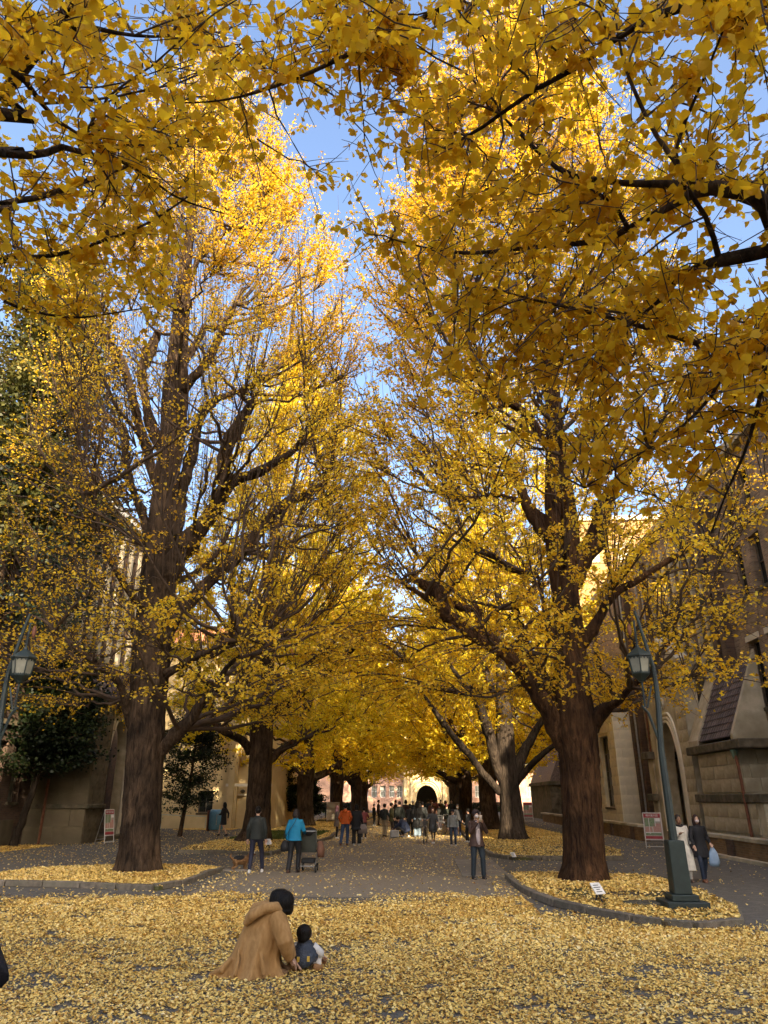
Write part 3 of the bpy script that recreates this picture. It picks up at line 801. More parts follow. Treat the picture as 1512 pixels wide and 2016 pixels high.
# ------------------------------------------------------------------ trees
rng = np.random.default_rng(7)
def catmull(P, n):
    """resample control rows (k, d) smoothly to n rows"""
    P = np.asarray(P, float)
    k = len(P)
    s = np.concatenate([[0], np.cumsum(np.linalg.norm(np.diff(P[:, :3], axis=0), axis=1))])
    t = np.linspace(0, s[-1], n)
    i = np.clip(np.searchsorted(s, t, side='right')-1, 0, k-2)
    u = ((t-s[i]) / np.maximum(s[i+1]-s[i], 1e-6))[:, None]
    p0, p1, p2, p3 = P[np.maximum(i-1, 0)], P[i], P[i+1], P[np.minimum(i+2, k-1)]
    out = 0.5*((2*p1)+(-p0+p2)*u+(2*p0-5*p1+4*p2-p3)*u**2+(-p0+3*p1-3*p2+p3)*u**3)
    return out
def limb_geo(ctrl, n=14, step=0.25, rough=0.08, seed=0, flare=0.0, knob=0.0):
    """bumpy tapering tube through (x,y,z,r) rows -> V, F(quads), centreline"""
    ctrl = np.asarray(ctrl, float)
    L = np.linalg.norm(np.diff(ctrl[:, :3], axis=0), axis=1).sum()
    m = max(4, int(L/step))
    Q = catmull(ctrl, m); P, r = Q[:, :3], np.maximum(Q[:, 3], 0.006)
    rs = np.random.default_rng(seed)
    P = P.copy(); P[1:-1] += rs.normal(0, 1, (m-2, 3)) * (r[1:-1, None]*(0.012 if flare else 0.09))
    if knob:
        for c in rs.integers(2, m, size=max(1, m//7)):
            r = r * (1 + knob*rs.uniform(.3, 1)*np.exp(-((np.arange(m)-c)/1.2)**2))
    T = np.gradient(P, axis=0); T /= np.linalg.norm(T, axis=1)[:, None]
    a = np.cross(T[0], [0, 0, 1.0])
    if np.linalg.norm(a) < .05: a = np.array([1.0, 0, 0])
    V = np.zeros((m, n, 3)); an = np.arange(n)*2*np.pi/n
    ridge = rs.uniform(-1, 1, n); ph = rs.uniform(0, 6, 4)
    for i in range(m):
        a = a - T[i]*a.dot(T[i]); a /= np.linalg.norm(a); b = np.cross(T[i], a)
        w = 1 + rough*((0.5 if flare else .45)*ridge + 0.5*np.sin(3*an+ph[0]+i*(.04 if flare else .25)) + 0.35*np.sin(5*an+ph[1]-i*(.05 if flare else .35)) + (0.22 if flare else .35)*rs.uniform(-1, 1, n))
        if flare:
            h = P[i, 2]-P[0, 2]
            w = w + flare*math.exp(-h/0.35)*(0.42+0.28*np.sin(4*an+ph[2])+.2*np.sin(7*an+ph[3]))
        V[i] = P[i] + (np.cos(an)[:, None]*a + np.sin(an)[:, None]*b) * (r[i]*w)[:, None]
    idx = np.arange(m*n).reshape(m, n)
    Fq = np.stack([idx[:-1], np.roll(idx, -1, 1)[:-1], np.roll(idx, -1, 1)[1:], idx[1:]], -1).reshape(-1, 4)
    cap = idx[-1]; tipv = P[-1:] + T[-1:]*r[-1]*0.6
    V = np.concatenate([V.reshape(-1, 3), tipv])
    tq = np.stack([cap, np.roll(cap, -1), np.full(n, m*n), np.full(n, m*n)], -1)
    return V, Fq, tq[:, :3], P, r
def build_limb(name, ctrl, mat, parent, **kw):
    V, Fq, tt, P, r = limb_geo(ctrl, **kw)
    o0 = np.array(worldloc(parent))
    me = bpy.data.meshes.new(name)
    me.from_pydata((V-o0).tolist(), [], Fq.tolist()+tt.tolist()); me.update()
    me.polygons.foreach_set('use_smooth', [True]*len(me.polygons))
    link(name, me, mat, parent)
    return P, r
def bez(P0, P1, P2, K, t1=1.0):
    t = np.linspace(0, t1, K)[None, :, None]
    return (1-t)**2*P0[:, None]+2*t*(1-t)*P1[:, None]+t**2*P2[:, None]
def tubes(paths, rad, n=3):
    """many thin tubes at once: paths (N,K,3), rad (N,K)"""
    Nn, K, _ = paths.shape
    T = np.gradient(paths, axis=1); T /= np.linalg.norm(T, axis=2, keepdims=True)+1e-9
    ref = np.tile(np.array([0.31, 0.95, 0.1]), (Nn, K, 1))
    a = np.cross(T, ref); a /= np.linalg.norm(a, axis=2, keepdims=True)+1e-9
    b = np.cross(T, a)
    an = np.arange(n)*2*np.pi/n
    V = paths[:, :, None, :] + (a[:, :, None, :]*np.cos(an)[None, None, :, None] + b[:, :, None, :]*np.sin(an)[None, None, :, None])*rad[:, :, None, None]
    idx = np.arange(Nn*K*n).reshape(Nn, K, n)
    Fq = np.stack([idx[:, :-1], np.roll(idx, -1, 2)[:, :-1], np.roll(idx, -1, 2)[:, 1:], idx[:, 1:]], -1).reshape(-1, 4)
    return V.reshape(-1, 3), Fq
def unit(v): return v/(np.linalg.norm(v, axis=-1, keepdims=True)+1e-9)
def leaf_quads(C, size, rg, up=0.5, hang=0.3):
    """small folded fan leaves: 4 verts each"""
    n = len(C)
    nrm = unit(rg.normal(0, 1, (n, 3)) + np.array([0, 0, up*2]))
    d = rg.normal(0, 1, (n, 3)); d[:, 2] -= hang*2
    d = unit(d - nrm*(d*nrm).sum(1, keepdims=True)); s = np.cross(nrm, d)
    sz = (size*rg.uniform(.7, 1.25, n))[:, None]
    fold = nrm*sz*rg.uniform(-.22, .22, (n, 1))
    V = np.stack([C-d*sz*.45, C+s*sz*.56+d*sz*.18+fold, C+d*sz*.42-fold*.3, C-s*sz*.56+d*sz*.18+fold], 1)
    return V.reshape(-1, 3), np.arange(n*4).reshape(n, 4)
FAN = np.array([(0, 0, 0), (-.50, .42, .05), (-.42, .66, .03), (-.18, .82, -.02), (-.03, .64, -.03), (.06, .80, -.02), (.24, .84, 0), (.46, .62, .04), (.50, .38, .07)])
def leaf_fans(C, size, rg, up=0.4, hang=0.5, flat=False, petiole=True):
    """ginkgo leaves: notched fan on a stalk, 8 outline points"""
    n = len(C)
    if flat:
        nrm = unit(rg.normal(0, .30, (n, 3)) + np.array([0, 0, 1.0])); d = rg.normal(0, 1, (n, 3))
    else:
        nrm = unit(rg.normal(0, 1, (n, 3)) + np.array([0, 0, up*2])); d = rg.normal(0, 1, (n, 3)); d[:, 2] -= hang*2
    d = unit(d - nrm*(d*nrm).sum(1, keepdims=True)); s = np.cross(nrm, d)
    sz = size*rg.uniform(.5, 1.28, n); wx = rg.uniform(.8, 1.2, n)*np.where(rg.uniform(size=n) < .5, -1, 1); curl = rg.uniform(-1.6, 2.2, n)
    f = FAN
    V = C[:, None, :] + (s[:, None, :]*(f[None, :, 0, None]*wx[:, None, None]) + d[:, None, :]*(f[None, :, 1, None]-.4)
        + nrm[:, None, :]*((f[None, :, 2]+0.35*f[None, :, 0]**2)*curl[:, None])[:, :, None]) * sz[:, None, None]
    base = (np.arange(n)*9)[:, None]
    tri = np.array([(0, i, i+1) for i in range(1, 8)])
    Fq = (base[:, :, None]+tri[None]).reshape(-1, 3)
    V = V.reshape(-1, 3); k = 9
    if petiole:
        p0 = C - d*(.4*sz)[:, None]; p1 = p0 - d*(.55*sz)[:, None] + rg.normal(0, .12, (n, 3))*sz[:, None]
        pv = np.stack([p0+s*.0016, p0-s*.0016, p1], 1).reshape(-1, 3)
        pf = np.arange(len(pv)).reshape(-1, 3)+len(V)
        V = np.concatenate([V, pv]); Fq = np.concatenate([Fq, pf])
    return V, Fq
def leaf_attr(n, k, C, rg, extra_n=0, scale=0.7, bias=0.0):
    """per-leaf tone: random plus slow drift through the crown"""
    drift = .5*np.sin(C[:, 0]*scale+1.3)*np.sin(C[:, 1]*scale*.9+.4)+.5*np.sin(C[:, 2]*scale*1.1+C[:, 0]*.3)
    v = np.clip(.5+.2*drift+rg.normal(0, .2, n)+bias, 0, 1)
    a = np.repeat(v, k)
    if extra_n: a = np.concatenate([a, np.repeat(v, extra_n)])
    return a

def crown(root, LP, LR, env, z0, z1, cx, cy_, nsh, per, seed, leaf=.10, low=0.35, twigmat='twig', dens=None, keep=None, leafmat_='leaf', whips=0, up=.5):
    """shoots from limb points LP out to points of the crown envelope, side twigs, leaves along them"""
    rg = np.random.default_rng(seed)
    # secondary branches carry the shoots outwards from the main limbs
    nb = max(40, nsh//11); zb = rg.uniform(z0+.3, z0+(z1-z0)*.72, nb*3); eb = env(zb); zb = zb[rg.uniform(0, 1, nb*3) < eb/eb.max()][:nb]; nb = len(zb)
    tb = rg.uniform(0, 2*np.pi, nb); rb = env(zb)*rg.uniform(.45, .82, nb)
    TB_ = np.stack([cx(zb)+rb*np.cos(tb), cy_(zb)+rb*np.sin(tb), zb], 1); SB = np.zeros_like(TB_)
    for i in range(nb):
        dv = TB_[i]-LP; hz = np.hypot(dv[:, 0], dv[:, 1])
        SB[i] = LP[np.argmin(hz+np.abs(dv[:, 2]-.5*hz)*.8+np.where(dv[:, 2] < -.3, 8, 0))]
    DB = TB_-SB; LB_ = np.linalg.norm(DB, axis=1)
    ok = LB_ < 5.5; TB_, SB, DB, LB_ = TB_[ok], SB[ok], DB[ok], LB_[ok]; nb = len(TB_)
    pb_ = bez(SB, SB+DB*np.array([.6, .6, .32])+rg.normal(0, .16, (nb, 3)), TB_, 9); pb_[:, 1:-1] += rg.normal(0, .05, (nb, 7, 3))
    VB, FB = tubes(pb_, (.018+.013*LB_)[:, None]*np.linspace(1, .35, 9)[None], 6)
    ob = np_mesh('branches', VB, FB, M[twigmat], root); ob['kind'] = 'stuff'
    LP = np.concatenate([LP, pb_[:, 2:].reshape(-1, 3)])
    n = nsh*3
    z = rg.uniform(z0, z1, n); er = env(z)
    z = z[rg.uniform(0, 1, n) < (er/er.max())**1.0][:nsh]; n = len(z); er = env(z)
    fr = rg.uniform(0, 1, n)**.42; th = rg.uniform(0, 2*np.pi, n)
    lump = 1 + .13*np.sin(3*th+z*.9)+.10*np.sin(5*th-z*1.7)
    T = np.stack([cx(z)+er*fr*lump*np.cos(th), cy_(z)+er*fr*lump*np.sin(th), z], 1)
    S = np.zeros_like(T)
    hf = (z-z0)/(z1-z0)
    for i in range(n):
        dv = T[i]-LP
        hz = np.hypot(dv[:, 0], dv[:, 1]); vz = dv[:, 2]
        want = hz*(low+1.3*hf[i])            # how steeply the shoots climb
        cost = hz*1.0 + np.abs(vz-want-.4)*.7 + np.where(vz < -.6, 8, 0) + rg.uniform(0, .8, len(LP)) + np.hypot(hz, vz)*.8
        S[i] = LP[np.argmin(cost)]
    D = T-S; L = np.linalg.norm(D, axis=1)
    P1 = S + D*np.array([.62, .62, .30]) + rg.normal(0, .10, (n, 3))*L[:, None]*.5
    lowm = hf < .25
    P1[lowm, 2] = S[lowm, 2] + np.maximum(D[lowm, 2], 0)*.9 + .15*L[lowm]
    K = 7
    paths = bez(S, P1, T, K)
    paths[:, 1:-1] += rg.normal(0, .035, (n, K-2, 3))
    rad = (0.007+0.0055*L)[:, None]*np.linspace(1, .28, K)[None]
    V1, F1 = tubes(paths, rad, 4)
    # side twigs
    ns = 5
    ti = rg.uniform(.25, 1.0, (n, ns)); u = ti*(K-1); i0 = np.clip(u.astype(int), 0, K-2); fr_ = (u-i0)[..., None]
    rows = np.arange(n)[:, None]
    base = paths[rows, i0]*(1-fr_)+paths[rows, i0+1]*fr_
    tang = unit(paths[rows, i0+1]-paths[rows, i0])
    sd_ = unit(rg.normal(0, 1, (n, ns, 3))*np.array([1, 1, .45])+tang*.7)
    ln = rg.uniform(.35, 1.0, (n, ns, 1))*np.minimum(1.1, .35+.25*L)[:, None, None]
    tip = base+sd_*ln; tip[..., 2] += .15*ln[..., 0]*np.where(hf > .3, 1, -1)[:, None]
    B, Tp = base.reshape(-1, 3), tip.reshape(-1, 3)
    sp = bez(B, (B+Tp)/2+rg.normal(0, .05, B.shape), Tp, 4)
    V2, F2 = tubes(sp, np.tile(np.array([.0075, .006, .0045, .003]), (len(B), 1)), 3)
    np_mesh('twigs', np.concatenate([V1, V2]), np.concatenate([F1, F2+len(V1)]), M[twigmat], root)['kind'] = 'stuff'
    if whips:
        # long bare upswept shoots
        j = rg.integers(0, len(LP), whips*3); W0 = LP[j]; W0 = W0[(W0[:, 2] > z0+2)][:whips]; q = len(W0)
        ax_ = np.stack([cx(W0[:, 2]), cy_(W0[:, 2])], 1); od = unit(W0[:, :2]-ax_+rg.normal(0, .4, (q, 2))); ln = rg.uniform(1.4, 3.8, q)[:, None]
        W2 = W0+np.concatenate([od*ln*rg.uniform(.15, .5, (q, 1)), ln*.92], 1); W1 = W0+np.concatenate([od*ln*.34, ln*.3], 1)
        wp = bez(W0, W1, W2, 6); V3, F3 = tubes(wp, np.linspace(.013, .004, 6)[None].repeat(q, 0), 3)
        np_mesh('shoots', V3, F3, M['twig'], root)['kind'] = 'stuff'
    # leaves
    dn = np.ones(n) if dens is None else dens(T)
    cnt = np.maximum(0, (per*dn*np.clip(L/1.8, .6, 1.5))).astype(int)
    sid = np.repeat(np.arange(n), cnt)
    m = len(sid)
    onmain = rg.uniform(size=m) < .45
    t = np.where(onmain, rg.uniform(.22, 1.0, m), 0)
    u = t*(K-1); i0 = np.clip(u.astype(int), 0, K-2); f_ = (u-i0)[:, None]
    Cm = paths[sid, i0]*(1-f_)+paths[sid, i0+1]*f_
    ks = rg.integers(0, ns, m); tt = rg.uniform(.15, 1.05, m); u = tt*3; j0 = np.clip(u.astype(int), 0, 2); f2 = (u-j0)[:, None]
    spp = sp.reshape(n, ns, 4, 3)
    Cs = spp[sid, ks, j0]*(1-f2)+spp[sid, ks, j0+1]*f2
    C = np.where(onmain[:, None], Cm, Cs) + rg.normal(0, 1, (m, 3))*np.array([.062, .062, .045])
    if keep is not None:
        kk = keep(C); C = C[kk]; m = len(C)
    V, Fq = leaf_quads(C, leaf, rg, up=up)
    o = np_mesh('crown', V, Fq, M[leafmat_], root, attr=leaf_attr(m, 4, C, rg))
    o['kind'] = 'stuff'
    return m

def from_px(pts, Y0, dY=0.0, rs=1.0):
    """(px, py, half width px) rows on the plane y=Y0 drifting by dY towards the end -> (x,y,z,r)"""
    out = []
    k = len(pts)
    for i, (px, py, w) in enumerate(pts):
        p = atY(px, py, Y0 + dY*i/max(1, k-1))
        out.append((p.x, p.y, p.z, rs*w/F*depth(p)))
    return out
LEAFN = 0
def traced_tree(name, label, group, trunkpx, limbpx, Y, env_, zr, cx, cy_, nsh, per, seed, bark='bark', hi=True, extra=(), ts=.90, ls=.80, **kw):
    base = atZ(trunkpx[0][0], trunkpx[0][1])
    root = empty(name, base, label, 'tree', group)
    tr = from_px(trunkpx, Y, 0, ts)
    tr[0] = (tr[0][0], tr[0][1], -.05, tr[0][3])
    P, r = build_limb('trunk', tr, M[bark], root, n=56 if hi else 24, step=.12 if hi else .3, rough=.06, seed=seed, flare=.42)
    LP = [P[P[:, 2] > zr[0]+3.5][::4]]
    for i, (px, dY) in enumerate(limbpx):
        c = from_px(px, Y, dY, ls)
        Pl, rl = build_limb('limb', c, M[bark], root, n=14 if hi else 9, step=.16 if hi else .3, rough=.14, seed=seed*31+i, knob=.28)
        LP.append(Pl[len(Pl)//4::2])
    rg = np.random.default_rng(seed+99)
    for (z, az, ln, r0) in extra:
        j = np.argmin(abs(P[:, 2]-z)); s = P[j]; d = np.array([math.cos(az), math.sin(az), 0])
        c = [(*s, r0), (*(s+d*ln*.35+[0, 0, ln*.12]), r0*.8), (*(s+d*ln*.75+[0, 0, ln*.45]), r0*.6), (*(s+d*ln+[0, 0, ln*.9]), r0*.35)]
        Pl, rl = build_limb('limb', c, M[bark], root, n=9, step=.25, rough=.12, seed=seed+int(z*7), knob=.2)
        LP.append(Pl[3::2])
    LP = np.concatenate(LP)
    m = crown(root, LP, None, env_, zr[0], zr[1], cx, cy_, nsh, per, seed+5, **kw)
    return root, m

G = 'ginkgo trees lining the avenue'
L1_trunk = [(272,1728,50),(275,1690,43),(280,1600,41),(285,1500,40),(290,1400,39),(297,1300,40),(303,1200,36),(312,1110,35),(322,1000,29),(330,930,26),(340,860,26),(345,780,27),(350,700,21),(357,620,18),(365,530,13),(378,430,9),(392,330,6),(408,220,3.5),(425,110,1.5)]
L1_limbs = [
 ([(310,1180,26),(340,1110,25),(368,1074,23),(400,1030,20),(424,1000,19),(442,954,17),(440,907,16),(452,870,14),(466,842,14),(485,810,12),(493,790,10)], -1.6),
 ([(440,965,13),(470,943,13),(507,930,11),(544,910,9),(590,880,6)], -1.2),
 ([(312,1280,22),(341,1217,18),(387,1171,16),(430,1130,14),(470,1092,13),(516,1041,12),(563,990,11),(600,978,10),(646,944,6)], 1.5),
 ([(345,1060,15),(352,1020,15),(359,963,14),(378,893,13),(392,830,10),(419,792,8),(470,770,5)], 1.4),
 ([(312,960,12),(299,926,12),(288,880,11),(276,842,11),(265,800,10),(257,759,10),(239,717,10),(216,676,9),(197,643,6)], -1.0),
 ([(325,900,12),(304,856,12),(292,815,10),(285,778,10),(278,731,12),(290,705,14),(297,690,14),(313,653,9)], .9),
 ([(300,1090,12),(280,1010,10),(262,967,8),(248,907,8),(246,852,9),(228,832,6),(206,812,5)], 1.6),
 ([(350,775,12),(368,757,11),(405,715,10),(433,662,9),(450,625,6),(466,592,5)], -1.4),
 ([(356,715,10),(368,705,9),(396,660,8),(402,640,5)], 1.0),
 ([(318,1478,15),(345,1447,14),(378,1417,12),(396,1384,10),(424,1356,8),(442,1319,6),(470,1290,4)], -1.5),
 ([(320,1330,11),(352,1312,9),(387,1292,8),(410,1283,6),(433,1270,6),(470,1262,3)], -2.2),
 ([(262,1430,14),(250,1390,10),(240,1358,8),(228,1338,8),(200,1312,7),(169,1292,6),(135,1262,5),(100,1240,3)], -1.8),
 ([(352,620,8),(330,590,6),(318,540,5),(310,480,3)], .8),
 ([(372,560,8),(395,500,6),(430,440,5),(450,370,3)], -.6),
]
R1_trunk = [(1152,1742,56),(1150,1700,46),(1148,1640,43),(1143,1560,42),(1138,1480,43),(1130,1420,46),(1128,1370,38),(1124,1300,33),(1118,1220,29),(1112,1170,28),(1108,1110,33),(1107,1060,36),(1103,1000,33),(1098,940,27),(1095,880,22),(1090,800,17),(1080,700,13),(1066,600,10),(1052,490,8),(1036,370,6),(1018,240,4),(996,110,2)]
R1_limbs = [
 ([(1112,1470,24),(1091,1425,22),(1070,1385,19),(1036,1331,18),(1010,1300,16),(988,1283,15),(936,1255,14),(889,1216,11),(853,1188,7),(817,1163,6),(794,1150,5)], -1.6),
 ([(985,1282,13),(960,1255,15),(929,1248,14),(900,1220,13),(881,1214,16),(857,1164,17),(835,1150,12),(817,1140,8)], -.6),
 ([(1115,1430,20),(1088,1375,16),(1060,1318,13),(1040,1280,11),(1028,1240,8),(1015,1190,5)], 1.5),
 ([(955,1262,10),(945,1230,9),(940,1196,10),(915,1200,9),(897,1188,9)], -.2),
 ([(1125,1150,24),(1148,1100,23),(1172,1065,23),(1186,1010,22),(1200,980,18),(1225,940,12),(1246,898,11),(1275,885,9),(1310,868,6)], -1.0),
 ([(1085,1060,22),(1060,1025,20),(1040,1000,14),(1020,950,12),(1004,922,12),(995,900,8)], 1.2),
 ([(1095,940,17),(1120,900,16),(1150,860,15),(1172,835,14),(1194,811,10)], .9),
 ([(1160,1430,26),(1180,1404,16),(1200,1390,11),(1214,1385,9),(1240,1355,7),(1275,1330,4)], -1.2),
 ([(1130,1290,16),(1170,1235,12),(1205,1175,10),(1260,1140,8),(1330,1095,6),(1400,1060,3)], -1.8),
 ([(1070,870,10),(1040,820,10),(1000,790,9),(960,770,6),(930,740,4)], -1.2),
 ([(1020,985,8),(980,975,6),(940,980,5),(900,985,3)], -1.4),
 ([(1085,760,9),(1110,700,7),(1140,640,5),(1160,560,3)], .8),
 ([(1070,650,8),(1035,590,6),(1010,520,4)], -1.0),
]
L2_trunk = [(500,1664,40),(505,1630,30),(510,1560,26),(514,1480,25),(516,1410,24),(522,1340,18),(528,1270,15),(534,1180,13),(540,1080,12),(545,980,10),(552,870,8),(562,760,6),(575,640,4),(592,500,2)]
L2_limbs = [
 ([(530,1412,15),(560,1388,13),(590,1368,11),(640,1325,9),(680,1290,7),(715,1258,5),(740,1215,3)], -1.5),
 ([(502,1408,12),(480,1392,10),(455,1378,7),(428,1360,6),(400,1340,5),(352,1330,3)], -1.5),
 ([(492,1482,11),(478,1458,10),(455,1447,7),(436,1440,6),(410,1412,4)], -2.0),
 ([(530,1500,9),(552,1478,9),(575,1462,7),(600,1445,4)], 1.5),
 ([(515,1380,12),(492,1350,11),(470,1320,8),(450,1290,5)], 1.8),
 ([(528,1300,9),(500,1240,8),(470,1190,5)], -1.4), ([(532,1250,9),(560,1190,8),(590,1130,5)], 1.4),
]
R2_trunk = [(1012,1660,36),(1010,1640,29),(1006,1580,24),(1000,1530,22),(996,1470,21),(992,1400,17),(988,1340,12),(985,1270,9),(982,1180,7),(980,1080,6),(975,960,5),(965,800,3),(950,640,2)]
R2_limbs = [
 ([(996,1545,16),(978,1500,14),(965,1450,12),(948,1400,10),(930,1362,8),(908,1340,6),(880,1300,4)], -1.5),
 ([(985,1560,10),(950,1520,9),(915,1475,8),(885,1440,7),(860,1405,6),(835,1370,4),(815,1340,3)], -2.5),
 ([(1012,1530,14),(1030,1480,12),(1050,1445,9),(1075,1400,7),(1090,1350,4)], 1.0),
 ([(1015,1545,9),(1040,1512,8),(1065,1488,7),(1100,1460,5),(1125,1440,3)], -2.2),
 ([(990,1420,9),(1010,1360,8),(1025,1310,6),(1040,1250,4)], 1.5),
 ([(985,1390,8),(960,1330,7),(940,1270,5),(915,1230,3)], 1.5),
]
def envf(zs, rs):
    return lambda z: np.interp(z, zs, rs)
def cxf(zs, xs): return lambda z: np.interp(z, zs, xs)
L1_cx = cxf([3, 12, 20, 31], [-7.3, -6.7, -7.2, -8.0]); L1_cy = cxf([3, 31], [20.3, 20.5])
_, m = traced_tree('ginkgo_tree', 'large near left ginkgo with thick dark trunk and bare knobbly limbs above it', G, L1_trunk, L1_limbs, 20.5,
    envf([3.6, 5, 8, 12, 16, 20, 24, 28, 31.5], [4.4, 6.2, 6.4, 6.2, 5.8, 5.0, 3.9, 2.6, 1.0]), (3.9, 31.5), L1_cx, L1_cy, 2300, 50, 11,
    dens=lambda T: np.interp(T[:, 2], [3, 6, 10, 15, 22, 26, 31], [1.0, 1.05, .62, .95, 1.6, 1.6, 1.1]) * np.where(T[:, 0] > -5.5, 1.4, .75),
    extra=[(5.5, 2.2, 3.5, .13), (8, 1.2, 3.6, .13), (7, -1.9, 3.2, .12), (12, 1.8, 3, .1), (15, -1.2, 2.6, .08), (17, 2.6, 2.4, .07)], leaf=.076, whips=1500)
LEAFN += m
R1_cx = cxf([3, 12, 20, 30], [3.5, 3.4, 3.5, 3.6]); R1_cy = cxf([3, 30], [18.9, 18.7])
_, m = traced_tree('ginkgo_tree', 'large near right ginkgo with thick reddish brown trunk behind the tall green lamp post', G, R1_trunk, R1_limbs, 18.9,
    envf([3.6, 5, 8, 12, 16, 20, 24, 28, 31], [4.4, 5.6, 5.9, 5.6, 5.2, 4.5, 3.6, 2.5, 1.0]), (3.9, 31), R1_cx, R1_cy, 2300, 66, 23, bark='bark_red',
    dens=lambda T: np.interp(T[:, 2], [3, 6, 10, 20, 26, 31], [1.1, 1.15, 1.05, 1.5, 1.3, .9])*np.where((T[:, 0] > 6.4) & (T[:, 2] > 5), .5, 1),
    extra=[(5.5, 1.6, 3.3, .13), (8, .9, 3.4, .13), (7.5, -1.7, 3.2, .12), (12, 2.4, 3, .1), (15, .5, 2.6, .08), (18, -2.4, 2.2, .07)], leaf=.082, whips=800)
LEAFN += m
_, m = traced_tree('ginkgo_tree', 'second left ginkgo with forked black limbs standing beside the man walking a dog', G, L2_trunk, L2_limbs, 34.4,
    envf([4.4, 6, 9, 14, 18, 22, 27], [4.6, 5.8, 6.2, 5.8, 4.6, 3.2, .4]), (4.4, 27), cxf([3, 27], [-6.7, -6.2]), cxf([3, 27], [34.4, 34.4]), 1500, 68, 35, hi=False,
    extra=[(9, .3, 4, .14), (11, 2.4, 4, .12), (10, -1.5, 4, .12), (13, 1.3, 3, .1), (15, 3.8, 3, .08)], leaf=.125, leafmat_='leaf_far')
LEAFN += m
_, m = traced_tree('ginkgo_tree', 'second right ginkgo with pale grey trunk and bare lower limbs reaching over the road', G, R2_trunk, R2_limbs, 36.5,
    envf([4.5, 7, 10, 14, 18, 22, 26], [3.4, 4.6, 5.2, 5.0, 4.2, 3.0, .4]), (5.0, 26), cxf([3, 27], [4.6, 4.6]), cxf([3, 27], [36.5, 36.5]), 800, 40, 47, hi=False, bark='bark_grey',
    dens=lambda T: np.interp(T[:, 2], [5, 7, 10, 26], [.45, .8, 1.3, 1.2]),
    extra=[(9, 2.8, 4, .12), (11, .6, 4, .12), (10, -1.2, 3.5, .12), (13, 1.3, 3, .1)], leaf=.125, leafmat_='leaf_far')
LEAFN += m

# two prototypes for the trees further down the avenue
def proto_tree(seed, label, h=22, tr=.62, fork=3.4, rad=7.0, nsh=1250, per=62, leaf=.15):
    root = empty('ginkgo_tree', (0, 0, 0), label, 'tree', G)
    rg = np.random.default_rng(seed)
    tp = [(0, 0, -.05, tr*1.15), (.02, 0, .8, tr*.92), (-.05, .05, fork*.6, tr*.88), (0, 0, fork, tr*.95), (.1, .1, fork+2, tr*.55), (0, -.1, fork+5, tr*.38), (.1, 0, fork+9, tr*.22), (0, 0, h-1, .03)]
    P, r = build_limb('trunk', tp, M['bark'], root, n=20, step=.3, rough=.08, seed=seed, flare=.4)
    LP = [P[P[:, 2] > fork+1][::2]]
    for i in range(9):
        az = i*2*math.pi/9*2+rg.uniform(-.3, .3); z = fork*.85+i*.75; ln = rg.uniform(3.6, 5.0)*(1-i*.05); r0 = .24-.014*i
        d = np.array([math.cos(az), math.sin(az), 0]); s = np.array([0, 0, z])
        c = [(*s, r0), (*(s+d*ln*.35+[0, 0, ln*.16]), r0*.85), (*(s+d*ln*.7+[0, 0, ln*.42]), r0*.6), (*(s+d*ln+[0, 0, ln*.85]), r0*.3)]
        Pl, rl = build_limb('limb', c, M['bark'], root, n=8, step=.35, rough=.14, seed=seed+i, knob=.25)
        LP.append(Pl[2::2])
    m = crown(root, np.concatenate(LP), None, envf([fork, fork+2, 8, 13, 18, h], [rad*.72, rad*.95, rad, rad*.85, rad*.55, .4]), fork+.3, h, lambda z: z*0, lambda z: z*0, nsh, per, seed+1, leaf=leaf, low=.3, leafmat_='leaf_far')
    return root, m
def copy_tree(o, parent=None):
    c = o.copy(); COL.objects.link(c)
    if parent: c.parent = parent
    for ch in list(o.children): copy_tree(ch, c)
    return c
pa, m = proto_tree(61, 'third left ginkgo standing before the dark shrubs'); LEAFN += m
pb, m = proto_tree(73, 'third right ginkgo just beyond the pale grey trunk', h=21, tr=.58, fork=3.3, rad=6.6); LEAFN += m
rows = [(pa, -8.0, 52.5, .3, 1.0, 'third ginkgo of the left row standing before the dark shrubs and the lit cream building'),
        (pb, 4.1, 47.0, 1.1, 1.0, 'third ginkgo of the right row directly behind the pale grey trunk'),
        (pb, -7.4, 67.0, 2.0, 1.05, 'fourth ginkgo of the left row behind the walkers with the orange hoodie'),
        (pa, 3.4, 60.0, 3.0, .95, 'fourth ginkgo of the right row beyond the person holding up a phone'),
        (pa, -6.9, 80.0, 4.4, 1.0, 'fifth ginkgo of the left row beside the dense crowd'),
        (pb, 3.9, 76.0, 5.2, 1.0, 'fifth ginkgo of the right row close to the gatehouse'),
        (pb, -7.1, 94.0, .9, 1.0, 'last ginkgo of the left row before the gatehouse'),
        (pa, 3.9, 93.0, 2.2, 1.0, 'last ginkgo of the right row before the gatehouse'),
        (pa, -20.0, 84.0, 1.7, 1.1, 'gold ginkgo set back on the left lawn far behind the row'),
        (pb, 17.5, 92.0, 3.3, 1.1, 'gold ginkgo set back beyond the far end of the right building')]
used = set()
for src, x, y, rz, sc, lab in rows:
    o = copy_tree(src) if id(src) in used else src
    used.add(id(src))
    o.location = (x, y, 0); o.rotation_euler = (0, 0, rz); o.scale = (sc, sc, sc); o['label'] = lab

